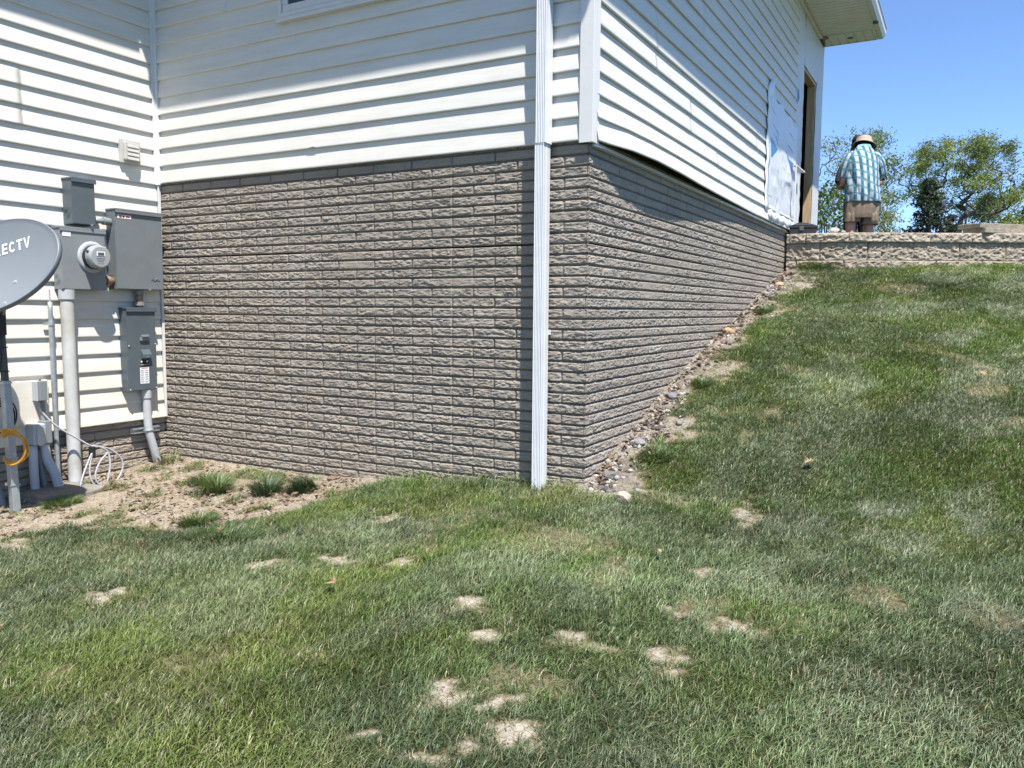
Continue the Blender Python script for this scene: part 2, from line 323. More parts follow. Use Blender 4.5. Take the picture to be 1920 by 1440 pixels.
# ---------------- the house ----------------
W = 3.87; HC = .0657; HB = .16256; EXP = .1365
house = thing('house', 'white vinyl sided house on a raised grey brick patterned concrete foundation', 'house', (0, 0, 0))
def brick_wall(name, org, ud, nd, u0, u1, z0, z1, seed, jph=0, du=.0062, dz=.0040, partial=None):
    us = np.arange(u0, u1+1e-6, du); us[-1] = u1; zs = np.arange(z0, z1+1e-6, dz); zs[-1] = z1
    U, Zz = np.meshgrid(us, zs)
    k = np.floor(-Zz/HC); fz = -Zz/HC-k                      # course index, 0 at top edge .. 1 at bottom
    par = np.mod(k, 2)
    jj = U/HB/2+.5*par+jph; jb = np.floor(jj); fu = (jj-jb)*2*HB      # metres from brick start
    du_e = np.minimum(fu, 2*HB-fu); dz_e = np.minimum(fz*HC, (1-fz)*HC)
    hid = _h(jb*7+k*131, k*17+jb, seed)                       # one number per brick
    amp = .78+.40*_h(jb*3, k*5, seed+3)
    # ledgy split face
    wx = U*11+hid*30; wz = Zz*34+hid*50
    s = Zz*92+3.0*fbm(wx*1.15, wz*1.1, seed, 4)+1.9*vnoise(U*36, Zz*60, seed+5)+hid*9
    saw = 1-(s-np.floor(s))
    n1 = fbm(U*38+hid*9, Zz*105, seed+9, 3)
    face = (saw*.0050*(0.25+1.2*vnoise(U*20, Zz*50, seed+12))+(n1-.5)*.0100)*amp
    face = face+(hid-.5)*.0022
    gz_ = np.clip((dz_e-.0052)/.003, 0, 1); gu_ = np.clip((du_e-.0035)/.005, 0, 1)
    # bottom of the brick undercut stays sharp, top slopes
    h = face*gz_*(.15+.85*gu_)-.0095*(1-gz_)-.0070*(1-gu_)*gz_
    # form panel seams every two bricks, with a small step between panels
    pj = np.floor((U/HB-2)/4); h = h+(_h(pj, np.zeros_like(pj), seed+40)-.5)*.003
    ps = np.abs(((U/HB-2)/4)-np.round((U/HB-2)/4))*4*HB
    h = np.where(ps < .0035, np.minimum(h, -.001), h)
    # dark cold joint nine courses down, worked over with smoother patching
    lim = np.clip(.5+(fbm(U*1.5, U*0, seed+60)-.45)*8, 0, 1)
    cj = np.abs(Zz+9*HC) < .004
    h = np.where(cj, -.013*lim-.006, h)
    pat = np.clip((fbm(U*2.2, Zz*5, seed+61)-.60)*9, 0, 1)*((Zz < -9*HC) & (Zz > -14*HC))
    h = h*(1-.6*pat*gz_)
    org = np.array(org); ud = np.array(ud); nd = np.array(nd)
    V = org+U[..., None]*ud+Zz[..., None]*np.array([0,0,1])+h[..., None]*nd
    base = np.array([.312,.269,.220])
    t = _h(jb*11, k*29, seed+70)[..., None]*.7+.15; b2 = fbm(U*1.2, Zz*1.5, seed+71)[..., None]; b3 = fbm(U*7, Zz*13, seed+72)[..., None]
    col = base*(.93+.14*t)*(.86+.28*b2)*(.90+.2*b3)
    col = col*(1+(fbm(U*5, Zz*5, seed+75)[..., None]-.5)*np.array([.04,.0,-.05]))
    col = np.where((h < -.0045)[..., None], col*.52, col)  # recess colour darkened, deepening the shadow lines at the joints
    dirt = np.clip((-Zz-1.9)*2.2+fbm(U*6, Zz*6, seed+80)-.5, 0, 1)[..., None]*.35
    col = col*(1-dirt)+np.array([.34,.27,.19])*dirt
    ny, nx = U.shape; idx = np.arange(nx*ny).reshape(ny, nx)
    F = np.stack([idx[:-1,:-1], idx[:-1,1:], idx[1:,1:], idx[1:,:-1]], -1).reshape(-1, 4)
    if np.cross(ud, [0,0,1]).dot(nd) < 0: F = F[:, ::-1]
    return nmesh(name, V.reshape(-1, 3), F, M_brick, house, smooth=False, cols=col.reshape(-1, 3))
# front wall (joints counted from the corner), right wall, wing wall
brick_wall('brick_wall', (0,0,0), (1,0,0), (0,-1,0), -W, 0.004, -2.62, .035, 1)
o = brick_wall('brick_wall', (0,0,0), (0,1,0), (1,0,0), -0.004, 6.4, -2.3, .035, 2, du=.0075)
o['label'] = 'grey brick patterned side wall running up beside the sloping lawn'
o = brick_wall('brick_wall', (-W,0,0), (0,1,0), (1,0,0), -2.9, 0, -2.75, -1.80, 3)
o['label'] = 'low strip of brick patterned wall under the electric boxes'
core = MB(); core.box(-W-.3, -.014, .014, 8.38, -3.0, .03); core.box(-6.5, -W-.014, -6.2, .1, -3.0, -1.8)
core.build('foundation_core', M_brick, house)
body = MB()
body.box(-W+.0, -.004, .004, .14, .03, 2.9)                     # front wall sheathing
body.box(-.10, -.004, .141, 6.85, .03, 2.9); body.box(-.10, -.004, 7.8, 8.38, .03, 2.9); body.box(-.10, -.004, 6.851, 7.799, 2.2, 2.9)
body.box(-.14, -.004, 6.851, 7.799, .03, .1)
body.box(-W-.14, -W-.002, -6.2, .003, -1.85, 2.9); body.box(-W+.0, -.15, 8.24, 8.38, .03, 2.9)
body.box(-6.5, -W-.15, -6.2, -6.06, -1.85, 2.9); body.box(-6.5, -6.36, -6.05, 8.38, -3.0, 2.9)
body.build('wall_sheathing', M_dark, house)

def siding(name, org, ud, nd, u0, u1, z0, n, seams, warp, m, seed, ztop=None):
    t = .0178
    us = set(np.round(np.arange(u0, u1, .06), 4)) | {u0, u1}
    for s, k0, k1 in seams: us |= {s-.0004, s+.0004}
    us = np.array(sorted(us)); V = []; rows = 0
    prof = [(0.0, .004), (0.0, t-.0015), (.0015, t), (.012, t-.0006), (.045, t*.70), (.09, t*.38), (.128, t*.10), (.1365, .001)]
    for k in range(n):
        off = np.zeros(len(us))
        for s, k0, k1 in seams:
            if k0 <= k < k1: off += np.where(us < s, .0028, 0)
        for j, (dz, dn) in enumerate(prof):
            z = z0+k*EXP+dz
            wob = (vnoise(us*.9, us*0+k*.7, seed)-.5)*.005*(1-dz/.1365)+(vnoise(us*4.1, us*0+k*3.3, seed+4)-.5)*.0016
            wq, wz = warp(us, z-z0)
            nn = dn+.004+off*(dz < .13)+np.where(dz < .1, wob, 0)+wq
            V.append(np.array(org)+us[:, None]*np.array(ud)+(z+wz)[:, None]*np.array([0,0,1.])+nn[:, None]*np.array(nd)); rows += 1
    V = np.concatenate(V); nx = len(us); idx = np.arange(nx*rows).reshape(rows, nx)
    F = np.stack([idx[:-1,:-1], idx[:-1,1:], idx[1:,1:], idx[1:,:-1]], -1).reshape(-1, 4)
    if np.cross(ud, [0,0,1]).dot(nd) < 0: F = F[:, ::-1]
    return nmesh(name, V, F, m, house)
nowarp = lambda u, z: (0*u, 0*u)
s1 = siding('siding', (0,-.006,0), (1,0,0), (0,-1,0), -W+.03, -.03, .012, 21, [(-3.0, 9, 11), (-1.1, 13, 15)], nowarp, M_side, 5)
def rwarp(u, z):
    q = np.interp(u, [0,.16,.45,.86,1.4,2.1,3.0,4.0,5.2,6.3], [.02,.035,.085,.105,.10,.075,.045,.02,.02,.03])
    f = math.exp(-(z/.20)**1.5)
    return q*f, np.interp(u, [0,.4,.9,2,6.3], [0,.004,.006,0,0])*f
RS = [(1.08,5,7),(1.08,7,8),(1.91,3,5),(2.24,9,11),(2.72,1,3),(3.41,7,9),(5.06,11,13),(5.98,15,17),(4.2,5,7),(5.5,9,11)]
s2 = siding('siding', (.006,0,0), (0,1,0), (1,0,0), .03, 6.33, .012, 21, RS, rwarp, M_side, 8)
s2['label'] = 'white siding along the side wall whose lowest board bulges away from the wall'
def lwarp(u, z): return .03*np.exp(-(z/.12))*np.ones_like(u), 0*u
s3 = siding('siding', (-W+.006,0,0), (0,1,0), (1,0,0), -6.2, -.035, -1.912, 35, [(-1.12,16,18),(-1.12,18,19),(-2.6,8,10),(-1.1,22,24)], lwarp, M_side_d, 12)
s3['label'] = 'white siding of the wing wall, stained yellow low down'
# aluminium starter strip under the side siding and bottom lip
st = MB(); st.box(.004, .018, .03, 6.33, -.018, .010); st.box(.004, .040, .03, 6.33, -.020, -.0185); st.build('starter_strip', M_alum, house)
# corner posts
cp = MB(); cp.prism([(-.052,-.036),(.036,-.036),(.036,.062),(.028,.062),(.028,.0),(.0,.0),(.0,-.028),(-.052,-.028)], -.005, 2.88)
cp.build('corner_post', M_trim, house, bevel=.002)
cp = MB(); cp.prism([(-W+.003,-.055),(-W+.030,-.055),(-W+.034,-.034),(-W+.055,-.030),(-W+.055,-.003),(-W+.003,-.003)], .0, 2.88)
cp.box(-W+.003, -W+.035, -.030, -.008, -1.915, -.0004)
cp.build('corner_post', M_trim, house, bevel=.0015)
# window above
wx0, wx1, wz0, wz1 = -2.44, -1.20, 1.09, 2.3
win = MB()
win.box(wx0-.0, wx1+.0, -.060, -.004, wz0, wz0+.03); win.box(wx0, wx1, -.060, -.004, wz1-.03, wz1)
win.box(wx0, wx0+.03, -.060, -.004, wz0+.03, wz1-.03); win.box(wx1-.03, wx1, -.060, -.004, wz0+.03, wz1-.03)
wo = win.build('window', M_trim, house, bevel=.003)
wf = MB()
for a, b, c, d in ((wx0+.034,wx1-.034,wz0+.034,wz0+.085),(wx0+.034,wx1-.034,wz1-.085,wz1-.034),(wx0+.034,wx0+.085,wz0+.0855,wz1-.0855),(wx1-.085,wx1-.034,wz0+.0855,wz1-.0855)):
    wf.box(a, b, -.050, -.004, c, d)
wf.build('sash', M_trim, wo, bevel=.004)
wp = MB(); wp.box(wx0+.086, wx1-.086, -.040, -.034, wz0+.086, wz1-.086); wp.build('pane', M_pane, wo)
ws = MB(); ws.box(wx0-.02, wx1+.02, -.064, -.004, wz0-.03, wz0-.002); ws.build('sill', M_trim, wo, bevel=.003)

# door opening with lumber frame, house wrap
dy0, dy1, dz0, dz1 = 6.85, 7.80, .10, 2.20
df = MB(); df.box(-.105, -.001, dy0, dy0+.04, dz0, dz1-.04); df.box(-.105, -.001, dy1-.04, dy1, dz0, dz1-.04); df.box(-.105, -.001, dy0, dy1, dz1-.039, dz1)
df.build('door_frame', M_wood, house, bevel=.002)
dk = MB(); dk.box(-3.0, -2.98, 5.0, 8.2, 0, 2.8); dk.box(-3.0, -.2, 4.9, 4.95, 0, 2.8); dk.box(-3, -.151, 4.951, 8.2, .03, .06); dk.build('room_wall', M_dark, house)  # near-black colour stands in for the unlit depth of the room
hw = []
def sheet(name, y0, y1, z0, z1, x, m, seed, holes=None, amp=.004, parent=None, ragged=0, fn=None, ny=None):
    ys = np.arange(y0, y1+1e-6, .02); zs = np.arange(z0, z1+1e-6, .02); ys[-1] = y1; zs[-1] = z1
    Yy, Zz = np.meshgrid(ys, zs)
    Xx = x+(fbm(Yy*3, Zz*1.5, seed)-.3)*amp*3+(fbm(Yy*12, Zz*6, seed+2)-.5)*amp
    if fn is not None: Yy, Zz, Xx = fn(Yy, Zz, Xx)
    nY, nX = Yy.shape; idx = np.arange(nX*nY).reshape(nY, nX)
    F = np.stack([idx[:-1,:-1], idx[:-1,1:], idx[1:,1:], idx[1:,:-1]], -1).reshape(-1, 4)
    V = np.stack([Xx, Yy, Zz], -1).reshape(-1, 3)
    o = nmesh(name, V, F, m, parent, smooth=True)
    so_ = o.modifiers.new('thick', 'SOLIDIFY'); so_.thickness = .0012
    return o
def rag(Yy, Zz, Xx):   # ragged edge where the wrap was cut at the opening
    e = (Yy > dy0-.06); Yy = np.where(e, Yy+(vnoise(Zz*6, Zz*0, 5)-.5)*.05+(vnoise(Zz*21, Zz*0, 6)-.5)*.03, Yy); return Yy, Zz, Xx
sheet('house_wrap', 6.30, dy0, .03, 2.84, .004, M_wrap, 3, parent=house, fn=rag)
sheet('house_wrap', dy0+.001, dy1-.001, dz1+.003, 2.84, .004, M_wrap, 4, parent=house)
def rag2(Yy, Zz, Xx):
    e = (Yy < dy1+.05); Yy = np.where(e, Yy+(vnoise(Zz*5, Zz*0, 15)-.3)*.035, Yy); return Yy, Zz, Xx
sheet('house_wrap', dy1, 8.38, .03, 2.84, .004, M_wrap, 6, parent=house, fn=rag2)
# loose plastic sheet taped over the siding end, with its faint blue printing
MARKS = [([(4.84,.93),(5.26,.855),(4.90,.70)], 0), ([(5.62,.93),(5.90,.85),(6.18,.84),(5.98,.65),(5.88,.79)], 0),
 ([(4.95,1.072),(5.22,1.022),(5.22,1.040),(4.95,1.09)], 1), ([(5.20,1.035),(5.225,1.035),(5.225,.90),(5.20,.90)], 1), ([(5.78,1.00),(6.12,.95),(6.12,.968),(5.78,1.018)], 1), ([(5.08,.955),(5.15,.95),(5.15,.985),(5.08,.99)], 1), ([(5.13,.93),(5.17,.93),(5.17,.96),(5.13,.96)], 1),
 ([(4.84,1.235),(5.06,1.195),(5.06,1.208),(4.84,1.248)], 1), ([(5.88,1.16),(6.15,1.11),(6.15,1.122),(5.88,1.172)], 1)]
for i in range(5):
    MARKS.append(([(4.95+i*.035,.962),(4.968+i*.035,.960),(4.968+i*.035,.990),(4.95+i*.035,.992)], 2)); MARKS.append(([(5.78+i*.05,.93),(5.81+i*.05,.926),(5.81+i*.05,.946),(5.78+i*.05,.95)], 2))
for i in range(9): MARKS.append(([(4.90+i*.07,.615-i*.012),(4.935+i*.07,.610-i*.012),(4.985+i*.07,.53-i*.012),(4.95+i*.07,.534-i*.012)], 2))
ys = np.linspace(4.74, 6.36, 240); zs = np.linspace(0, 1, 200); Yy, Tt = np.meshgrid(ys, zs)
sv = (Yy-4.78)/1.58; Zz = .03+Tt*(1.40-.10*sv+.02*np.sin(sv*20)-.03)
Yc = Yy.copy(); Yy = Yy+np.where(sv < .03, (fbm(Zz*4, Zz*0, 9)-.5)*.07, 0)
mask = (Zz < .62)*1.0; low = np.clip((.66-Zz)/.1, 0, 1)
Xx = .030+.012*fbm(Yy*1.7, Zz*1.7, 33)+np.abs(np.sin((Yy*1.6+Zz*2.4)*2.6+fbm(Yy*2, Zz*2, 71)*6))**4*.012*low+(fbm(Yy*7+Zz*4, Zz*6, 72)-.5)*.012+(fbm(Yy*22, Zz*9, 73, 3)-.5)*.005+.018*np.exp(-((sv-.72)/.16)**2-((Zz-.66)/.12)**2)
Xx = np.maximum(Xx, .028); Xx = .031+(Xx-.031)*np.clip(sv/.22, 0, 1)
cs_ = np.ones(Yy.shape+(3,))*np.array([.62,.63,.64])
for poly, kd in MARKS:
    ii = inpoly(Yc, Zz, np.array(poly)); cs_[ii] = ([.055,.16,.36], [.13,.17,.28], [.40,.44,.50])[kd]
nY, nX = Yy.shape; idx = np.arange(nX*nY).reshape(nY, nX); Fq = np.stack([idx[:-1,:-1], idx[:-1,1:], idx[1:,1:], idx[1:,:-1]], -1).reshape(-1, 4)
def vcm(name, rough):
    m = bpy.data.materials.new(name); m.use_nodes = True; n_ = m.node_tree.nodes; b_ = n_['Principled BSDF']; b_.inputs['Roughness'].default_value = rough
    at = n_.new('ShaderNodeVertexColor'); at.layer_name = 'Col'; m.node_tree.links.new(at.outputs[0], b_.inputs['Base Color']); return m
ps_ = nmesh('plastic_sheet', np.stack([Xx, Yy, Zz], -1).reshape(-1, 3), Fq, vcm('printed_plastic_sheet', .3), house, smooth=True, cols=cs_.reshape(-1, 3))
so_ = ps_.modifiers.new('thick', 'SOLIDIFY'); so_.thickness = .001
def strip(name, pts, wd, x, m, parent):
    V = []; F = []
    for i, (y_, z_) in enumerate(pts):
        j = min(i+1, len(pts)-1); k = max(i-1, 0); t_ = np.array([pts[j][0]-pts[k][0], pts[j][1]-pts[k][1]]); t_ = t_/np.linalg.norm(t_); n_ = np.array([-t_[1], t_[0]])*wd/2*(1+.12*math.sin(i*2.7))
        xx = x+.006*math.sin(i*1.9)
        V += [(xx, y_-n_[0], z_-n_[1]), (xx+.003, y_, z_), (xx, y_+n_[0], z_+n_[1])]
        if i: b_ = 3*i; F += [(b_-3, b_-2, b_+1, b_), (b_-2, b_-1, b_+2, b_+1)]
    o = nmesh(name, V, F, m, parent, smooth=True); q = o.modifiers.new('thick', 'SOLIDIFY'); q.thickness = .002; return o
strip('tape_strip', [(4.72+.015*math.sin(i*1.1), .10+i*.08) for i in range(17)]+[(4.79, 1.43), (4.93, 1.49)], .16, .034, M_wrap2, house)
strip('tape_strip', [(4.80+.1*i, .075+.012*math.sin(i*1.7)) for i in range(16)], .10, .052, M_wrap2, house)
# loose strip of J trim standing by the opening
jt = MB(); jt.box(.092, .104, 6.02, 6.045, .10, .79); jt.box(.060, .104, 6.02, 6.62, .7905, .806); jt.build('trim_strip', M_trim, house)
bt = MB(); bt.prism([(6.34,1.78),(6.40,1.80),(6.46,1.70),(6.41,1.66),(6.36,1.60)], .026, .028, 'x'); bt.build('blue_tape', M_blue, house)

# eaves: soffit with V grooves, fascia, gutter, roof
ZE = 2.88; OV = .80; OF = .69
def grooved(x0, x1, y0, y1, z, along, step=.1):
    """soffit sheet whose ridges run across; 'along' = axis the grooves are spaced on"""
    prof = []; a, b = (y0, y1) if along == 'y' else (x0, x1); t = a; i = 0
    while t < b-step:
        prof += [(t, z), (t+step*.80, z), (t+step*.84, z+.012), (t+step*.96, z+.012)]; t += step
    prof += [(t, z), (b, z)]
    m_ = MB(); bmv = m_.bm; lo = []; hi = []
    for p, zz in prof:
        if along == 'y': lo.append(bmv.verts.new((x0, p, zz))); hi.append(bmv.verts.new((x1, p, zz)))
        else: lo.append(bmv.verts.new((p, y0, zz))); hi.append(bmv.verts.new((p, y1, zz)))
    for i in range(len(lo)-1): bmv.faces.new((lo[i], lo[i+1], hi[i+1], hi[i]))
    return m_
sf = grooved(.0, OV-.105, -OF, 7.95, ZE, 'y', .105); sf.build('soffit', M_soff, house)
sf = grooved(.0, OV-.105, 7.951, 8.42, ZE-.004, 'x', .115); e = sf.build('soffit', M_soff, house); e['label'] = 'stained end panel of the soffit with a round vent'
sf = grooved(-W+OV, .0, -OF, -.0, ZE-.001, 'x', .105); sf.build('soffit', M_soff, house)
sf = grooved(-W, -W+OV-.105, -6.5, -.0, ZE-.002, 'y', .105); sf.build('soffit', M_soff, house)
jc = MB(); jc.box(.0, .028, .07, 7.93, ZE-.035, ZE-.002); jc.box(.0, .05, .07, 7.93, ZE-.0365, ZE-.0355); jc.build('soffit_channel', M_soff, house, bevel=.003)
fa = MB()
fa.box(OV-.104, OV-.08, -OF-.02, 8.42, ZE-.012, ZE+.16); fa.box(-W+OV+.01, OV-.105, -OF-.02, -OF+.0, ZE-.012, ZE+.16)
fa.box(-W+OV-.104, -W+OV-.08, -6.5, -OF-.021, ZE-.012, ZE+.16); fa.box(-.1, OV-.105, 8.421, 8.44, ZE-.008, ZE+.5)
fa.build('fascia', M_alum, house)
gp = [(OV-.079, ZE-.0), (OV-.02, ZE-.0), (OV+.012, ZE+.045), (OV+.016, ZE+.12), (OV+.028, ZE+.125), (OV+.028, ZE+.135), (OV-.079, ZE+.135)]
gu = MB(); gu.prism(gp, -OF-.02, 8.46, 'y'); gu.build('gutter', M_alum, house, bevel=.003)
do = MB(); do.tube([(OV-.045, 7.66, ZE-.022), (OV-.045, 7.66, ZE+.0)], [.035,.035], 16); do.build('gutter_outlet', M_pole, house)
# rotted gap by the wall, round soffit vent
rv = MB(); rv.tube([(.38, 8.16, ZE-.012), (.38, 8.16, ZE-.003)], [.075,.085], 24); rv.build('soffit_vent', M_soff, house)
rv = MB(); rv.tube([(.38, 8.16, ZE-.0135), (.38, 8.16, ZE-.011)], [.045,.045], 24); rv.build('soffit_vent', M_pole, house)
rt = MB(); rt.prism([(.0,7.93),(.10,7.95),(.11,8.06),(.05,8.12),(.02,8.36),(.0,8.37)], ZE-.0075, ZE-.0062); rt.build('rotten_board', M_copper, house)
rf = MB()
rf.prism([(OV-.05, ZE+.14), (OV+.0, ZE+.142), (-3.4, 4.55), (-3.4, 4.50)], -OF-.05, 8.47, 'y')
rf.box(-6.7, -W+OV-.06, -6.55, 8.47, ZE+.165, ZE+.2); rf.box(-W+OV-.059, -.2, -OF-.04, 8.47, ZE+.165, ZE+.2)
rf.build('roof', M_roof, house)
# downspout, with ridged front
def ds_prof(x0, y0, wd, dp):
    p = [(x0, y0+dp)]; n = 5; p.append((x0, y0+.003)); p.append((x0+.002, y0))
    for i in range(n):
        a = x0+.004+(wd-.010)*i/n; s = (wd-.010)/n; p += [(a+s*.15, y0), (a+s*.45, y0+.0045), (a+s*.75, y0+.0045), (a+s, y0)]
    p += [(x0+wd-.002, y0), (x0+wd, y0+.002), (x0+wd, y0+dp*.3), (x0+wd-.003, y0+dp*.36), (x0+wd-.003, y0+dp*.42), (x0+wd, y0+dp*.48), (x0+wd, y0+dp)]
    return p
dsp = MB(); dsp.prism(ds_prof(-.302, -.126, .062, .090), -2.35, .03); 
dso = dsp.build('downspout', M_alum, house, bevel=.001)
dsp = MB(); dsp.prism(ds_prof(-.297, -.129, .066, .094), .0, 2.86); dsp.build('downspout_section', M_alum, dso, bevel=.001)
for z in (-1.15,):
    bk = MB(); bk.box(-.305, -.237, -.036, -.006, z, z+.03); bk.build('bracket', M_alum, dso)
M_vent = mat('aged_cream_plastic', (.47,.445,.40), .5, .1, 12)
# louvred vent hood on the wing wall
vn = MB(); vx = -W+.03
vn.box(vx-.02, vx+.020, -.372, -.198, .130, .312, bev=.004); vn.box(vx+.0125, vx+.045, -.352, -.218, .150, .292, bev=.010)
vo_ = vn.build('vent_hood', M_vent, house)
for i in range(4):
    z = .160+i*.032; lv = MB(); lv.prism([(vx+.0455, z), (vx+.056, z-.004), (vx+.050, z+.026), (vx+.0455, z+.026)], -.335, -.235, 'y'); lv.build('louver', M_vent, vo_)
vs = MB(); vs.box(vx+.0452, vx+.0462, -.336, -.234, .276, .284); vs.build('louver_gap_shade', M_dark, vo_)  # solid dark strip painted as the shade in the louver gap
# small tear in the front siding
tr = MB(); tr.prism([(-2.21,.152),(-2.15,.160),(-2.12,.152)], -.0325, -.030, 'y'); tr.build('torn_edge', M_pole, house)
# smooth white service panel on the wing wall
sp = MB(); sp.box(-W+.02, -W+.050, -2.0, -1.03, -1.985, -1.53, bev=.004); sp.build('service_panel', M_side_d, house)
# ---------------- electric boxes on the wing wall ----------------
SX = -W+.022       # face of the siding
def rect_box(name, d, y0, y1, z0, z1, label, cat, m, lid=True, hood=.012, parent=None):
    """metal enclosure: body, overhanging rain lid, cover"""
    t = thing(name, label, cat, (SX, (y0+y1)/2, z0))
    cy = (y0+y1)/2
    def L(a, b, c, dd, e, f, nm, mm, bev=.003, par=None):
        b_ = MB(); b_.box(a-SX, b-SX, c-cy, dd-cy, e-z0, f-z0, bev=bev); return b_.build(nm, mm, par or t)
    bd = L(SX, SX+d-.006, y0, y1, z0, z1-.004, 'body', m)
    L(SX+d-.0055, SX+d+.001, y0+.004, y1-.004, z0+.004, z1-.022, 'cover', m, .0018)
    L(SX-.001, SX+d+hood, y0-.005, y1+.005, z1-.0035, z1+.009, 'rain_hood', m, .002)
    L(SX+d+hood-.006, SX+d+hood+.002, y0-.005, y1+.005, z1-.024, z1-.004, 'rain_hood', m, .001)
    # concentric knockouts on the near side
    for r in (.034, .022, .012):
        if d < .1 and r > .03: continue
        pts = [(d*.45+r*math.cos(a), y0-cy-.001, .075+r*math.sin(a)) for a in np.linspace(0, 2*math.pi, 25)]
        k = MB(); k.tube(pts, .0011, 5, cap=False); k.build('knockout', m, t)
    return t, (lambda x, y, z: (x-SX, y-cy, z-z0))
# upper dark box
t, lc = rect_box('junction_box', .115, -.844, -.662, -.392, -.064, 'narrow dark grey metal box mounted above the electric meter box', 'electric box', M_elec3)
b = MB(); b.tube([lc(SX+.122, -.70, -.388), lc(SX+.122, -.70, -.396)], [.010,.010], 10); b.build('latch', M_chan, t)
# meter box
t, lc = rect_box('meter_box', .105, -.936, -.587, -.872, -.425, 'wide light grey metal box carrying the round electric meter', 'electric box', M_elec2, hood=.006)
mc = Vector((SX+.105, -.700, -.628))
def cyl(prof, name, m, parent, c, seg=36, smooth=False):
    b_ = MB(); p = [(c[0]+x-SX, 0, 0) for x, r in prof]
    b_.tube([lc(c[0]+x, c[1], c[2]) for x, r in prof], [r for x, r in prof], seg); return b_.build(name, m, parent, smooth=False)
cyl([(.000,.116),(.008,.116),(.016,.108),(.018,.098)], 'socket_ring', M_pvc, t, mc)
b = MB(); b.box(.1065, .1085, -.936+.012+.7615, -.936+.075+.7615, .385, .418); b.build('label_plate', M_label, t)
lcm = lc
em = thing('electric_meter', 'round glass electric meter with a grey display, plugged into its box', 'electric meter', tuple(mc))
def mcyl(prof, name, m, parent=em):
    b_ = MB(); b_.tube([(x, 0, 0) for x, r in prof], [r for x, r in prof], 40); return b_.build(name, m, parent)
mcyl([(.016,.090),(.050,.090),(.051,.084)], 'meter_base', M_blk)
mcyl([(.0515,.088),(.090,.087),(.104,.082),(.109,.073)], 'glass_cover', M_glass)
MSH = -.033
b = MB(); b.box(.1095, .1115, -.034, .034, .006, .038, bev=.001); b.build('display_frame', M_label, em)
b = MB(); b.box(.112, .1128, -.025, .025, .011, .032); b.build('display', M_pole, em)
b = MB()
for i in range(3): b.box(.1095, .1102, -.036+i*.004, .034-i*.006, -.012-i*.012, -.008-i*.012)
for i in range(5): b.box(.1095, .1102, -.026+i*.011, -.020+i*.011, -.052, -.046)
b.build('meter_label', M_elec, em)
b = MB(); b.box(.062, .085, -.084, -.079, .02, .045); b.build('seal_clip', M_blk, em)
# big panel
t, lc = rect_box('breaker_panel', .115, -.502, -.086, -.860, -.250, 'large grey breaker panel box with a red warning sticker, beside the brick corner', 'electric box', M_elec)
b = MB(); b.box(.117, .1178, -.502+.015+.294, -.502+.135+.294, .545, .572); lb_ = b.build('warning_sticker', M_label, t)
b = MB(); b.box(.1179, .1184, -.470+.294, -.448+.294, .549, .568); b.build('red_print', M_red, lb_)
b = MB(); b.box(.1179, .1184, -.412+.294, -.380+.294, .553, .566); b.build('red_print', M_red, lb_)
b = MB(); b.box(.1179, .1184, -.440+.294, -.425+.294, .551, .567); b.build('black_print', M_lblk, lb_)
b = MB(); b.tube([(.09+.03, .09, .085), (.09+.0315, .13, .088), (.0905+.03, .17, .083)], .0018, 5); b.tube([(.12, .10, .10), (.1205, .12, .075), (.1205, .145, .10)], .0018, 5); b.build('embossed_mark', M_elec, t)
b = MB(); b.box(.118, .128, .06, .08, -.004, .012); b.build('latch', M_chan, t)
# disconnect with handle
t, lc = rect_box('disconnect_switch', .09, -.419, -.157, -1.667, -1.010, 'narrow blue grey disconnect switch box with a lever and instruction label', 'electric box', M_elec3)
cy = -.288
b = MB(); b.box(.0915, .116, -.010, .052, .428, .447, bev=.004); b.box(.0915, .104, -.022, .060, .400, .4275, bev=.003); b.build('handle', M_elec2, t)
b = MB(); b.prism([(.0915,.255),(.118,.262),(.118,.290),(.0915,.330)], -.012, .068, 'y'); b.build('handle_guard', M_elec3, t)
b = MB(); b.box(.1183, .1195, .022, .042, .268, .274); b.build('slot', M_chan, t)
b = MB(); b.box(.0915, .0923, -.026, .056, .055, .250); lb_ = b.build('instruction_label', M_label, t)
b = MB(); b.box(.0924, .0928, -.026, .056, .187, .250); 
for i in range(6):
    z = .160-i*.018; b.box(.0924, .0928, -.020, .010, z, z+.003); b.box(.0924, .0928, .018, .050, z, z+.003)
    b.box(.0924, .0928, -.020, .004, z-.006, z-.0045); b.box(.0924, .0928, .018, .044, z-.006, z-.0045)
b.build('black_print', M_lblk, lb_)
b = MB(); b.box(.0929, .0932, -.018, -.004, .226, .240); b.box(.0929, .0932, .034, .048, .226, .240); b.box(.0929, .0932, -.022, .052, .206, .209); b.build('white_print', M_label, lb_)
b = MB(); b.box(.0924, .0928, -.012, .044, .176, .182); b.build('red_print', M_red, lb_)
for y, z in ((-.118,.36),(.122,.37),(-.118,.012),(.122,.012)):
    b = MB(); b.tube([(.090, y, z), (.096, y, z), (.099, y, z)], [.007,.007,.003], 12); b.build('screw', M_chan, t)

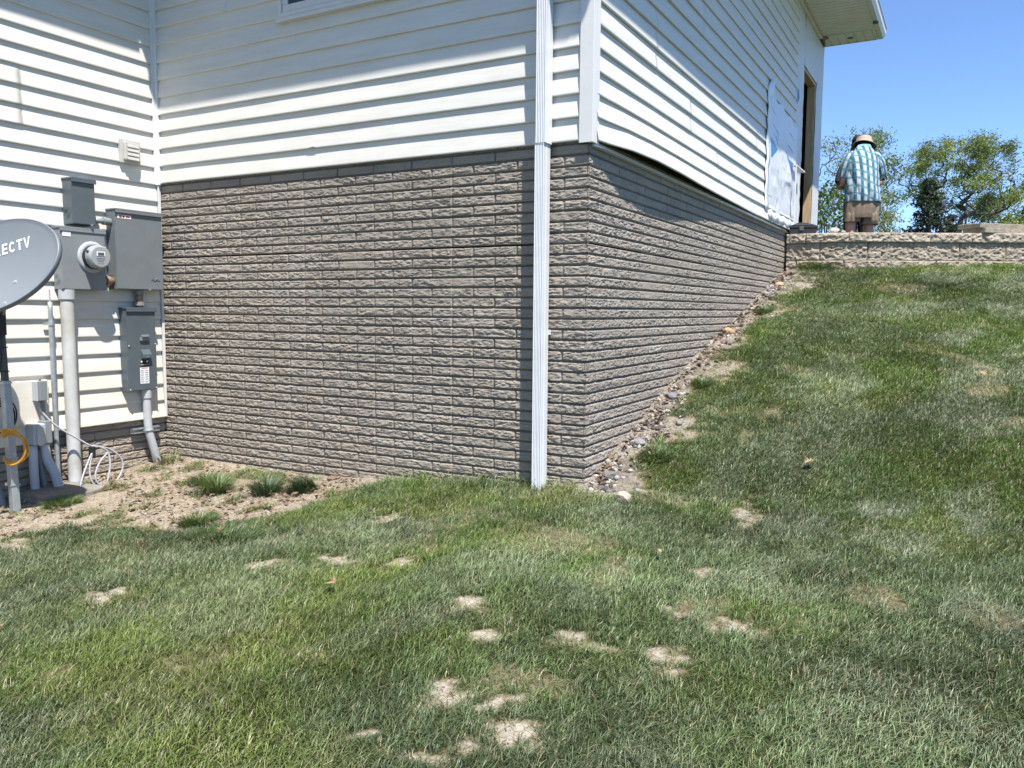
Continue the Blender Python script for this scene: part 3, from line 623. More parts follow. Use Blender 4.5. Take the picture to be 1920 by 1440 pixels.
# conduits
def conduit(name, pts, r, m, label, cat='conduit', smooth_=True, collars=(), n=8, group=None):
    p = spline(pts, n) if len(pts) > 2 else [Vector(q) for q in pts]
    b_ = MB(); b_.tube(p, r, 18); o = b_.build(name, m, smooth=True); tag(o, label, cat, group)
    for a, bb, rr, mm in collars:
        c_ = MB(); c_.tube([a, bb], [rr, rr], 20); k = c_.build('collar', mm, o)
    return o
conduit('conduit', [(SX+.062,-.882,-.90),(SX+.062,-.880,-1.5),(SX+.062,-.873,-2.42)], .047, M_pvcw, 'thick light grey pipe with peeling paint rising to the meter box', collars=[((SX+.062,-.882,-.945),(SX+.062,-.882,-.873),.055,M_pvc)])
conduit('conduit', [(SX+.045,-1.000,-.965),(SX+.045,-.998,-1.5),(SX+.045,-.992,-2.42)], .0165, M_galv, 'thin straight grey pipe just left of the thick peeling pipe', collars=[((SX+.045,-1.0,-1.105),(SX+.045,-1.0,-1.135),.021,M_chan)])
b = MB(); b.tube([(SX+.045,-1.0,-.875),(SX+.045,-1.0,-.964)], .0055, 8); tag(b.build('ground_wire', M_greyc), 'short thin grey wire between the meter box and the thin pipe', 'wire')
b = MB(); b.box(SX+.02, SX+.034, -1.045, -.975, -1.132, -1.110); b.build('strap', M_chan, bpy.data.objects['conduit.001'])
conduit('conduit', [(SX+.050,-.232,-1.672),(SX+.050,-.230,-1.85),(SX+.052,-.224,-2.00),(SX+.056,-.196,-2.12),(SX+.062,-.150,-2.30)], .033, M_pvc, 'light grey pipe under the disconnect switch bending into the soil',
        collars=[((SX+.050,-.232,-1.735),(SX+.050,-.232,-1.668),.039,M_pvc)])
conduit('conduit', [(SX+.055,-.66,-.345),(SX+.055,-.50,-.345)], .021, M_elec2, 'short grey pipe joining the narrow dark box to the breaker panel', collars=[((SX+.055,-.565,-.345),(SX+.055,-.507,-.345),.028,M_elec2)])
conduit('conduit', [(SX+.060,-.584,-.80),(SX+.060,-.504,-.80)], .030, M_copper, 'dusty brown pipe stub between meter box and breaker panel', collars=[((SX+.06,-.57,-.80),(SX+.06,-.53,-.80),.038,M_copper)])
conduit('conduit', [(SX+.050,-.270,-.862),(SX+.050,-.270,-.998)], .028, M_copper, 'short rusty pipe between breaker panel and disconnect switch', collars=[((SX+.05,-.27,-.985),(SX+.05,-.27,-.955),.042,M_elec2),((SX+.05,-.27,-.90),(SX+.05,-.27,-.864),.035,M_elec2)])
# strut clamp
t = thing('strut_channel', 'zinc strut channel clamping the bent pipe to the brick', 'bracket', (-W+.012, -.225, -2.0))
b = MB()
b.box(0, .004, -.125, .125, -.022, .022); b.box(.0045, .040, -.125, .125, -.022, -.018); b.box(.0045, .040, -.125, .125, .018, .022)
b.box(.036, .040, -.125, .125, -.0175, -.010); b.box(.036, .040, -.125, .125, .010, .0175); b.build('channel', M_chan, t)
b = MB(); b.tube([(.058+.04*math.cos(a), .0+.04*math.sin(a), -.0) for a in np.linspace(-1.9, 1.9, 14)], .0045, 8); b.box(.034, .05, .036, .05, -.012, .012); b.build('clamp', M_chan, t)
# low voltage boxes at the service panel
t = thing('cable_box', 'small flat grey cable box on a bracket in front of the white panel', 'cable box', (-W+.05, -1.118, -1.675))
b = MB(); b.box(.0, .062, -.032, .030, 0, .14, bev=.003); b.build('body', M_pvc, t)
b = MB(); b.box(.0625, .090, -.028, .028, .004, .145, bev=.004); b.build('cover', M_elec2, t)
b = MB(); b.box(.04, .055, -.006, .006, .1455, .152); b.build('screw', M_blk, t)
conduit('cable_riser', [(-W+.085,-1.10,-1.68),(-W+.085,-1.097,-1.72),(-W+.085,-1.095,-1.84)], .018, M_elec2, 'short grey riser between the flat cable box and the phone box', 'conduit')
t = thing('phone_box', 'grey plastic phone box with an oval cover behind the orange cable', 'phone box', (-W+.05, -1.125, -1.985))
b = MB(); b.box(.0, .10, -.085, .005, 0, .15, bev=.008); b.build('body', M_pvc, t)
b = MB(); b.box(.0, .085, .008, .060, .0, .165, bev=.006); b.build('side_box', M_elec2, t)
b = MB(); b.prism([(-.040+.026*math.cos(a), .065+(.045 if math.sin(a) > 0 else -.045)+.026*math.sin(a)) for a in np.linspace(0, 2*math.pi, 24, endpoint=False)], .1005, .115, 'x'); b.build('cover', M_pvcw, t)
conduit('conduit', [(-W+.10,-1.19,-1.99),(-W+.10,-1.19,-2.2),(-W+.10,-1.18,-2.45)], .030, M_pvc, 'short vertical grey pipe below the phone box', n=4)
conduit('conduit', [(-W+.09,-1.10,-1.99),(-W+.10,-1.095,-2.10),(-W+.14,-1.06,-2.22),(-W+.18,-1.03,-2.46)], .034, M_pvc, 'grey pipe curving right from the phone box into the ground', n=6)
conduit('conduit', [(-W+.06,-1.13,-2.02),(-W+.08,-1.12,-2.2),(-W+.10,-1.10,-2.46)], .022, M_elec, 'thinner dark grey pipe between the two pipes of the phone box', n=4)
conduit('conduit', [(-W+.08,-1.49,-2.05),(-W+.12,-1.45,-2.25),(-W+.16,-1.42,-2.48)], .022, M_elec, 'grey pipe stub behind the dish pole at the wall foot', n=4)
# coiled grey cable
zc = gzf(-3.4, -.72)
cab = [(-W+.09,-1.125,-1.69),(-W+.10,-1.11,-1.76),(-W+.14,-1.03,-1.87),(-W+.18,-.92,-1.96),(-3.66,-.824,-2.034)]
b = MB(); b.tube(spline(cab+[(-3.65,-.76,-2.05),(-3.64,-.70,-2.10),(-3.62,-.70,-2.20),(-3.60,-.745,-2.32),(-3.60,-.80,-2.36)], 7), .0075, 8); cb = b.build('loose_cable', M_greyc, smooth=True); tag(cb, 'loose grey cable looping down to the soil beside the peeling pipe', 'cable')
for lp in ([(-3.66,-.824,-2.034),(-3.66,-.74,-2.055),(-3.66,-.665,-2.085),(-3.64,-.600,-2.15),(-3.63,-.585,-2.22),(-3.62,-.62,-2.29),(-3.60,-.70,-2.345),(-3.60,-.76,-2.36)],
           [(-3.65,-.80,-2.05),(-3.63,-.86,-2.13),(-3.60,-.93,-2.23),(-3.57,-.985,-2.335),(-3.56,-.99,-2.40)],
           [(-3.65,-.81,-2.05),(-3.62,-.865,-2.20),(-3.60,-.86,-2.30),(-3.59,-.80,-2.365)],
           [(-3.64,-.70,-2.10),(-3.63,-.78,-2.17),(-3.61,-.83,-2.27),(-3.59,-.79,-2.35),(-3.58,-.72,-2.39)]):
    b = MB(); b.tube(spline(lp, 7), .0068, 8); b.build('loop', M_greyc, cb, smooth=True)
b = MB(); b.box(-3.675, -3.635, -.835, -.800, -2.13, -2.04, bev=.006); b.build('cable_tie', M_blk, cb)
b = MB()
for k in range(4): 
    r = .062+.006*k; b.tube([(-W+.085+.012*k, -1.40+r*math.cos(a)*1.2, -1.78+r*math.sin(a)*1.5+.01*k) for a in np.linspace(0, 2*math.pi, 26)], .0055, 6)
bc = b.build('cable_coil', M_blk, smooth=True); tag(bc, 'small coil of black cable on the white panel behind the pole', 'cable')

# ---------------- dish on its pole ----------------
pz = gzf(-3.50, -1.48)
t = thing('dish_pole', 'upright steel dish pole with a square galvanised lower sleeve', 'pole', (-3.50, -1.48, pz))
tilt = Vector((-.075, .0, 1)).normalized()
def on(z): return Vector((0,0,-.1))+Vector((-.055, .0, 1))*(z+.0)
PT = -1.03-pz
b = MB(); b.tube([on(.75), on(PT+.12)], [.0235,.0235], 20); b.build('upper_tube', M_pole, t, smooth=True)
b = MB(); s_ = .025
b.loft([[on(z)+Vector((dx*s_, dy*s_, 0)) for dx, dy in ((-1,-1),(1,-1),(1,1),(-1,1))] for z in (-.15, .98)]); b.build('sleeve', M_galv, t, bevel=.004)
for z in (.28, .46, .965):
    b = MB(); q = on(z); b.box(q.x-.030, q.x+.030, q.y-.030, q.y+.030, q.z-.004, q.z+.005); b.box(q.x-.046, q.x-.0305, q.y-.03, q.y-.01, q.z-.004, q.z+.014) if z < .9 else None
    b.build('clamp_band', M_galv if z < .9 else M_chan, t)
pole_top = Vector((-3.50,-1.48,pz))+on(PT+.10)
# dish
pi = Vector((122.96, 32.03)); qi = Vector((7.11, 85.28)); Dd = 4.95
s_ = .00286; kk = Dd/(s_*1526.65)
dr_ = F_+RR*((-11-960)/1526.65)-UU*((497.9-720)/1526.65)
pv = (RR*pi.x+UU*pi.y)*s_*kk-dr_*.06; qv = (RR*qi.x+UU*qi.y)*s_*kk+dr_*.1123
pv *= .955; qv *= .97; A_, B_ = pv.length, qv.length; pe, qe = pv.normalized(), qv.normalized(); ne = pe.cross(qe).normalized()
if ne.dot(F_) > 0: ne = -ne
DC = CAM+(F_+RR*((-11-960)/1526.65)-UU*((497.9-720)/1526.65))*Dd
dish = thing('satellite_dish', 'oval grey satellite dish with white lettering, cut by the left picture edge', 'satellite dish', tuple(DC))
def dpt(u, v, off=0):   # u,v in units of the half axes
    return pe*(u*A_)+qe*(v*B_)+ne*(.055*((u*u+v*v)-1)+off)
V = []; F = []; nr, ns = 14, 72
V.append(dpt(0,0))
for i in range(1, nr+1):
    for k in range(ns): a = 2*math.pi*k/ns; V.append(dpt(i/nr*math.cos(a), i/nr*math.sin(a)))
rim = [(1.012, .004), (1.022, -.002), (1.022, -.030), (1.006, -.033)]
for r, of in rim:
    for k in range(ns): a = 2*math.pi*k/ns; V.append(pe*(r*A_*math.cos(a))+qe*(r*B_*math.sin(a))+ne*of)
for k in range(ns): F.append((0, 1+k, 1+(k+1) % ns))
for i in range(nr-1+len(rim)):
    for k in range(ns): F.append((1+i*ns+k, 1+i*ns+(k+1) % ns, 1+(i+1)*ns+(k+1) % ns, 1+(i+1)*ns+k)[::-1])
base = len(V)
V.append(dpt(0,0,-.006))
for i in range(1, nr+1):
    for k in range(ns): a = 2*math.pi*k/ns; V.append(dpt(i/nr*math.cos(a)*1.0, i/nr*math.sin(a), -.006))
for k in range(ns): F.append((base, base+1+(k+1) % ns, base+1+k))
for i in range(nr-1):
    for k in range(ns): F.append((base+1+i*ns+k, base+1+i*ns+(k+1) % ns, base+1+(i+1)*ns+(k+1) % ns, base+1+(i+1)*ns+k))
rf_ = nmesh('reflector', [tuple(v) for v in V], F, M_dish, dish, smooth=True)
# lettering, laid onto the curved reflector
def G(c):   # strokes of a letter in a unit box, as quads
    arc = lambda cx, cy, rx, ry, a0, a1, w, n=12: [[(cx+(rx-q*w)*math.cos(a), cy+(ry-q*w)*math.sin(a)) for q, a in ((0,a0+(a1-a0)*i/n),(0,a0+(a1-a0)*(i+1)/n),(1,a0+(a1-a0)*(i+1)/n),(1,a0+(a1-a0)*i/n))] for i in range(n)]
    bar = lambda x0, y0, x1, y1: [[(x0,y0),(x1,y0),(x1,y1),(x0,y1)]]
    h = math.pi/2
    return {'D': bar(0,0,.2,1)+arc(.28,.5,.58,.5,-h,h,.19)+bar(.2,.0,.28,.18)+bar(.2,.82,.28,1), 'I': bar(0,0,.2,1),
     'R': bar(0,0,.2,1)+arc(.42,.72,.36,.28,-h,h,.17)+bar(.2,.83,.42,1)+bar(.2,.44,.42,.61)+[[(.38,.44),(.60,0),(.84,0),(.60,.46)]],
     'E': bar(0,0,.2,1)+bar(.2,.82,.72,1)+bar(.2,.41,.66,.59)+bar(.2,0,.72,.18), 'C': arc(.44,.5,.42,.5,h*.42,h*3.58,.19,18),
     'T': bar(0,.82,.84,1)+bar(.32,0,.52,.82), 'V': [[(0,1),(.34,0),(.46,0),(.22,1)],[(.46,0),(.58,0),(.92,1),(.70,1)]]}[c]
V = []; F = []; u0 = -.295
for c_, adv in zip('DIRECTV', (.130,.056,.130,.112,.128,.124,.12)):
    for q in G(c_):
        F.append(tuple(range(len(V), len(V)+4)))
        for (gx_, gy_) in q: V.append(tuple(dpt(u0+gx_*.118, .312+gy_*.225, .0035)))
    u0 += adv
lt = nmesh('lettering', V, F, M_white, dish)
for (u, v) in ((.27,-.40),(.20,-.90),(-.35,-.40)):
    b = MB(); c0 = dpt(u, v, .001); b.tube([c0, c0+ne*.004], [.013,.011], 14); b.tube([c0+ne*.004, c0+ne*.007], [.007,.005], 10); b.build('bolt', M_chan, dish)
loc = pole_top-DC
b = MB(); b.tube([loc+Vector((0,0,-.16)), loc+Vector((0,0,.03))], [.036,.036], 16); bk_ = b.build('mount_bracket', M_blk, dish)
b = MB(); b.tube([loc+Vector((0,0,-.02)), dpt(.02,-.30,-.02)], [.032,.045], 12); b.tube([loc+Vector((.02,-.03,-.06)), loc+Vector((.085,-.05,-.055))], [.014,.014], 10); b.tube([loc+Vector((.075,-.05,-.055)), loc+Vector((.09,-.055,-.055))], [.024,.024], 8)
b.build('clamp_bolt', M_blk, dish)
b = MB(); c0 = dpt(-.1,-1.0,-.02); b.tube([c0, c0+ne*.25-qe*.06, c0+ne*.5-qe*.02], [.018,.018,.018], 10); b.build('feed_arm', M_dish, dish)
b = MB(); e0 = c0+ne*.5; b.tube([e0-qe*.05, e0+qe*.10], [.045,.045], 14); b.build('receiver_head', M_dish, dish)
# black cable down the pole, orange coil tied to the pole
P0 = Vector((-3.50,-1.48,pz))
b = MB(); b.tube(spline([P0+on(PT+.02)+Vector((.04,-.04,0)), P0+on(PT-.06)+Vector((-.07,-.05,0)), P0+on(PT-.17)+Vector((-.03,-.05,0)), P0+on(PT-.13)+Vector((.045,-.03,0)), P0+on(PT-.02)+Vector((.03,-.04,0)), P0+on(PT-.20)+Vector((.03,-.03,0)), P0+on(PT-.36)+Vector((-.022,-.035,0)), P0+on(.95)+Vector((-.035,-.02,0)), P0+on(.80)+Vector((-.03,.03,0))], 8), .006, 8)
dc_ = b.build('dish_cable', M_blk, smooth=True); tag(dc_, 'black cable hanging down the upper part of the dish pole', 'cable')
for z in (PT-.14, PT-.30):
    b = MB(); q = P0+on(z); b.tube([q+Vector((.031*math.cos(a), .031*math.sin(a), 0)) for a in np.linspace(0, 2*math.pi, 20)], .003, 6); b.build('cable_tie', M_blk, dc_)
oc = P0+on(.545)
b = MB()
def OP(u, z, dy): return oc+Vector((u*.93, .02+dy+u*.2, z))
for k in range(5):
    rx, rz = .120+.010*((k*2) % 5), .088+.008*k
    b.tube([OP(.060+rx*math.cos(a)+.003*k, rz*math.sin(a)-.01+.003*k, -.045-.009*k) for a in np.linspace(-2.3+.12*k, 2.3-.07*k, 30)], .0058, 8)
b.tube(spline([OP(-.0,.075,-.05), OP(.06,.105,-.07), OP(.12,.12,-.08), OP(.19,.145,-.09)], 6), .0058, 8)
b.tube(spline([OP(.03,.09,-.05), OP(-.05,.07,-.06), OP(-.12,.04,-.05), OP(-.2,.06,-.04)], 6), .0058, 8)
tag(b.build('orange_cable', M_orange, smooth=True), 'orange cable coiled and hung on the lower dish pole', 'cable')
# stepping stone at the wall foot
b = MB(); zc = gzf(-3.55,-1.1)
b.prism([(-3.80,-1.32),(-3.45,-1.30),(-3.36,-1.02),(-3.44,-.86),(-3.78,-.90)], zc-.06, zc+.045); tag(b.build('concrete_slab', mat('old_concrete', (.20,.18,.15), .9, .3, 8, .6, 40), bevel=.012), 'weathered concrete slab on the soil at the foot of the thick pipe', 'slab')

# ---------------- retaining wall ----------------
def stone_mat(name, a, b_):
    m = mat(name, a, .92, .2, 14, .9, 35, spec=.15, col2=b_); return m
M_blockm = stone_mat('split_face_block', (.33,.28,.22), (.225,.185,.14))
M_cap = stone_mat('tan_cap_stone', (.37,.32,.25), (.26,.215,.16))
M_slab = stone_mat('smooth_tan_stone', (.29,.25,.195), (.21,.175,.135))
rw = thing('retaining_wall', 'low curved retaining wall of tan split face blocks with a cap course', 'retaining wall', (0, 5.97, -.6))
RWp = [Vector((a, b, 0)) for a, b in RW]; RWs = spline(RWp[:8]+[RWp[8]], 24)
cum = [0]
for i in range(1, len(RWs)): cum.append(cum[-1]+(RWs[i]-RWs[i-1]).length)
def rwat(s):
    i = min(max(np.searchsorted(cum, s)-1, 0), len(RWs)-2); f = (s-cum[i])/max(1e-9, cum[i+1]-cum[i]); p = RWs[i].lerp(RWs[i+1], f)
    d = (RWs[i+1]-RWs[i]).normalized(); return p, Vector((d.y, -d.x, 0))
ZT = -.047
def course(name, z0, z1, off, phase, blen, m, seed, rough=.016, depth=.24, cut=0):
    V = []; cols = []; F = []; ds, dz = .009, .008
    L = cum[-1]; us = np.arange(0.0, L, ds); zs = np.linspace(z0, z1, max(3, int((z1-z0)/dz)))
    U, Z_ = np.meshgrid(us, zs)
    bi = np.floor((U+phase)/blen); fu = (U+phase)-bi*blen; de = np.minimum(fu, blen-fu)
    e = np.clip(de/.014, 0, 1); ez = np.clip(np.minimum(Z_-z0, z1-Z_)/.012, 0, 1)
    hgt = (fbm(U*19+bi*7, Z_*26+bi*3, seed, 5)-.35)*rough*1.9+(fbm(U*40+bi, Z_*52, seed+4, 3)-.5)*rough*1.6
    h = off+hgt*np.minimum(e, ez)-.02*(de < .006)
    P = np.zeros(U.shape+(3,))
    for j, u in enumerate(us):
        p, n = rwat(u); P[:, j, 0] = p.x+n.x*h[:, j]; P[:, j, 1] = p.y+n.y*h[:, j]
    P[..., 2] = Z_
    # top strip back to form the upper face
    tp_ = []
    for j, u in enumerate(us):
        p, n = rwat(u); q = p-n*depth; tp_.append((q.x, q.y, z1))
    P = np.concatenate([P, np.array(tp_)[None]], 0)
    bt_ = np.array([(rwat(u)[0].x-rwat(u)[1].x*depth, rwat(u)[0].y-rwat(u)[1].y*depth, z0) for u in us])
    P = np.concatenate([bt_[None], P], 0)
    ny, nx = P.shape[:2]; idx = np.arange(nx*ny).reshape(ny, nx)
    Fq = np.stack([idx[:-1,:-1], idx[:-1,1:], idx[1:,1:], idx[1:,:-1]], -1).reshape(-1, 4)
    V = P.reshape(-1, 3)-np.array([0, 5.97, -.6])
    return nmesh(name, V, Fq, m, rw)
course('cap_course', ZT-.112, ZT, .030, .26, .48, M_cap, 101, .016, depth=.28)
course('block_course', ZT-.330, ZT-.1125, .0, .16, .545, M_blockm, 111, .017)
course('block_course', ZT-.548, ZT-.3305, .008, .43, .545, M_blockm, 121, .017)
course('block_course', ZT-.766, ZT-.5485, .016, .16, .545, M_blockm, 131, .017)
# two flat stones laid on the wall end
for nm, dx, z0, z1, lab in (('coping_stone', 0, ZT+.002, ZT+.060, 'lower of the two flat tan stones lying across the wall top at the right'), ('coping_stone', -.055, ZT+.0605, ZT+.118, 'upper of the two flat tan stones lying across the wall top at the right')):
    b = MB(); b.prism([(1.92+dx, 6.86), (2.16+dx, 6.69+dx*.3), (3.25+dx, 7.72), (3.05, 7.98), (2.3+dx, 7.25)], z0, z1)
    tag(b.build(nm, M_slab, bevel=.006), lab, 'stone', 'flat stones on the wall')
# toolbox on the cap
t = thing('tool_case', 'low black plastic tool case sitting on the wall cap by the door opening', 'tool case', (.185, 6.12, ZT+.001), .25)
b = MB(); b.prism([(-.155,0),(.150,0),(.170,.075),(-.170,.075)], -.10, .10, 'y'); b.build('base', M_blk, t, bevel=.006)
b = MB(); b.prism([(-.178,.0755),(.178,.0755),(.168,.105),(.10,.128),(-.10,.128),(-.165,.105)], -.108, .108, 'y'); b.build('lid', mat('black_plastic', (.022,.023,.025), .4, .1), t, bevel=.008)
b = MB(); b.box(-.045, .005, -.118, -.108, .045, .095, bev=.003); b.build('latch', M_pole, t)
b = MB(); b.tube(spline([(-.07, 0, .128), (-.06, 0, .142), (.06, 0, .142), (.07, 0, .128)], 5), .008, 8); b.build('handle', M_blk, t)
# pale rock on the cap
def rock(name, c, r, m, seed, flat_=.7, n=2, parent=None):
    b_ = bmesh.new(); bmesh.ops.create_icosphere(b_, subdivisions=n, radius=1)
    for v in b_.verts:
        p = v.co.copy(); k = .75+.5*vnoise(p.x*1.7+seed*3.1+9, p.y*1.7+p.z*2.3+9, seed); v.co = Vector((c[0]+p.x*r*float(k), c[1]+p.y*r*float(k), c[2]+p.z*r*flat_*float(k)))
    me_ = bpy.data.meshes.new(name); b_.to_mesh(me_); b_.free(); o_ = bpy.data.objects.new(name, me_); me_.materials.append(m); return link(o_, parent)
M_rockw = mat('white_stone', (.42,.40,.36), .9, .2, 12, .5, 40)
tag(rock('stone', (.56, 6.08, ZT+.035), .055, M_rockw, 3), 'small white stone on the wall cap left of the men', 'stone')
tag(rock('stone', (.665, 6.06, ZT+.015), .025, M_rockw, 5), 'tiny pale pebble on the cap beside the white stone', 'stone')
# ---------------- people ----------------
M_skin = mat('skin', (.45,.25,.175), .5, .08, 12, .05, 60)
M_skin2 = mat('dark_tanned_skin', (.22,.11,.075), .5, .08, 12)
M_hair = mat('dark_hair', (.018,.014,.012), .6, .2, 60, .4, 200)
M_hat = mat('tan_hat', (.31,.26,.185), .8, .1, 20, .2, 120)
M_short = mat('tan_shorts', (.19,.14,.10), .85, .15, 9, .25, 60)
M_dkcl = mat('charcoal_shirt', (.045,.030,.035), .85, .2, 9, .2, 60)
M_cap2 = mat('black_cap', (.012,.012,.014), .7, .1)
M_shoe = mat('brown_shoe', (.10,.07,.05), .7, .2)
def plaid():
    m = bpy.data.materials.new('teal_plaid'); m.use_nodes = True
    n = m.node_tree.nodes; l = m.node_tree.links; b = n['Principled BSDF']; b.inputs['Roughness'].default_value = .8; b.inputs['Specular IOR Level'].default_value = .2
    at = n.new('ShaderNodeVertexColor'); at.layer_name = 'Col'; l.new(at.outputs[0], b.inputs['Base Color'])
    return m
M_plaid = plaid()
def plaid_col(u, v):
    """u across, v up, metres on the cloth"""
    c = np.ones(u.shape+(3,))*np.array([.44,.465,.475])
    def band(x, per, ph, wd): f = np.mod(x+ph, per)/per; return np.clip((wd/2-np.abs(f-.5))*per/.003+.5, 0, 1)
    t1 = np.array([.04,.125,.185]); t2 = np.array([.014,.045,.085]); t3 = np.array([.13,.29,.35])
    for cc, per, ph, wd, al in ((t3,.082,.0,.56,.85),(t1,.082,.0,.36,.95),(t2,.082,.010,.10,.8),(t2,.164,.03,.06,.6)):
        k = (band(u, per, ph, wd)*al)[..., None]; c = c*(1-k)+cc*k
    for cc, per, ph, wd, al in ((t3,.10,.02,.40,.55),(t1,.10,.02,.18,.6),(t2,.20,.06,.04,.5)):
        k = (band(v, per, ph, wd)*al)[..., None]; c = c*(1-k)+cc*k
    return c
def skin_body(name, joints, edges, m, parent, sub=2):
    names = list(joints); me = bpy.data.meshes.new(name)
    me.from_pydata([joints[k][0] for k in names], [(names.index(a), names.index(b)) for a, b in edges], [])
    o = bpy.data.objects.new(name, me); me.materials.append(m); link(o, parent)
    sk = o.modifiers.new('skin', 'SKIN'); sk.use_smooth_shade = True
    if not me.skin_vertices: me.skin_vertices.new(name='')
    for i, k in enumerate(names):
        r = joints[k][1]; r = r if isinstance(r, tuple) else (r, r); me.skin_vertices[0].data[i].radius = r
        me.skin_vertices[0].data[i].use_root = (k == 'pelvis')
    s = o.modifiers.new('sub', 'SUBSURF'); s.levels = sub; s.render_levels = sub
    return o
def hand(J, E, w, fd, pn, side):
    """adds a palm and five fingers to joints; w wrist point, fd finger direction, pn palm normal"""
    w = Vector(w); fd = Vector(fd).normalized(); pn = Vector(pn).normalized(); sd = fd.cross(pn).normalized()*side
    pal = w+fd*.05; J['palm'+str(side)] = (tuple(pal), (.032,.018)); E.append(('wr'+str(side), 'palm'+str(side)))
    for i, (o, ln) in enumerate(((-.030,.062),(-.010,.075),(.010,.080),(.030,.070))):
        k0 = pal+fd*.035+sd*o; k1 = k0+fd*ln*.5+pn*.012; k2 = k1+fd*ln*.32+pn*.028
        for q, p, r in (('a', k0, .010), ('b', k1, .009), ('c', k2, .0075)): J['f%d%s%d' % (i, q, side)] = (tuple(p), r)
        E += [('palm'+str(side), 'f%da%d' % (i, side)), ('f%da%d' % (i, side), 'f%db%d' % (i, side)), ('f%db%d' % (i, side), 'f%dc%d' % (i, side))]
    t1 = pal+sd*.045-fd*.005+pn*.01; t2 = t1+fd*.035+sd*.015+pn*.012
    J['ta%d' % side] = (tuple(t1), .012); J['tb%d' % side] = (tuple(t2), .009); E += [('palm'+str(side), 'ta%d' % side), ('ta%d' % side, 'tb%d' % side)]
def ring(c, rx, ry, n=40, yaw=0, nz=None):
    out = []
    for k in range(n):
        a = 2*math.pi*k/n; x, y = rx*math.cos(a), ry*math.sin(a)
        out.append((c[0]+x*math.cos(yaw)-y*math.sin(yaw), c[1]+x*math.sin(yaw)+y*math.cos(yaw), c[2]))
    return out
def garment(name, rings, m, parent, colf=None, noise=.008, seed=1, sub=6, thick=.004, freq=9, nseg=72):
    """rings: list of (centre, rx, ry, yaw) or explicit (centre, ux, uy vectors); resampled to a dense mesh with folds"""
    n = nseg; P = []; vv = []
    cs = spline([r[0] for r in rings], sub)
    def interp(i): return np.interp(np.linspace(0, len(rings)-1, len(cs)), range(len(rings)), [r[i] for r in rings])
    rx, ry = interp(1), interp(2)
    ax = [Vector(r[3]) for r in rings]; ay = [Vector(r[4]) for r in rings]
    L = 0; rows = []; us = []; ak = np.linspace(0, 2*math.pi, n, endpoint=False)
    for j, c in enumerate(cs):
        t = j/(len(cs)-1)*(len(rings)-1); i = min(int(t), len(rings)-2); f = t-i
        X = np.array(ax[i].lerp(ax[i+1], f).normalized()); Yv = np.array(ay[i].lerp(ay[i+1], f).normalized())
        if j: L += (c-cs[j-1]).length
        nz_ = (fbm(np.cos(ak)*2.2+seed, np.sin(ak)*2.2+L*1.2, seed, 3)-.5)*2+np.abs(np.sin(ak*freq+L*7+3*vnoise(L*3+seed+ak*0, ak, seed+3)))*.6-.3
        rr = 1+noise*nz_/max(.05, rx[j])
        rows.append(np.array(tuple(c))+X*(rx[j]*np.cos(ak)*rr)[:, None]+Yv*(ry[j]*np.sin(ak)*rr)[:, None]); us += [(a_*rx[j], L) for a_ in ak]
    rows = np.concatenate(rows)
    m_ = len(cs); F = [(j*n+k, j*n+(k+1) % n, (j+1)*n+(k+1) % n, (j+1)*n+k) for j in range(m_-1) for k in range(n)]
    cols = None
    V = rows
    if colf is not None: cols = colf(V, np.array(us))
    o = nmesh(name, V, np.array(F), m, parent, smooth=True, cols=cols)
    s = o.modifiers.new('thick', 'SOLIDIFY'); s.thickness = thick; s.offset = 0
    return o
E1, E2 = Vector((1,0,0)), Vector((0,1,0))
PG = -.33
def face(parent, c, fwd, m_skin):
    """eyes, nose, mouth, ears on a head centred at c looking along fwd"""
    c = Vector(c); f = Vector(fwd).normalized(); s = f.cross(Vector((0,0,1))).normalized(); u = s.cross(f).normalized()
    for k in (-1, 1):
        b_ = MB(); b_.tube([c+f*.088+s*.032*k+u*.008, c+f*.098+s*.032*k+u*.008], [.013,.008], 10); b_.build('eye', M_white, parent)
        b_ = MB(); b_.tube([c+s*.078*k+u*.02, c+s*.090*k-f*.012+u*.0, c+s*.082*k-u*.03], [.012,.020,.010], 8); b_.build('ear', m_skin, parent, smooth=True)
    b_ = MB(); b_.tube([c+f*.095+u*.02, c+f*.120-u*.022, c+f*.095-u*.03], [.008,.016,.010], 8); b_.build('nose', m_skin, parent, smooth=True)
    b_ = MB(); b_.tube([c+f*.094-u*.062-s*.024, c+f*.102-u*.060, c+f*.094-u*.062+s*.024], [.005,.008,.005], 8); b_.build('mouth', mat('lips', (.30,.12,.09), .5), parent, smooth=True)

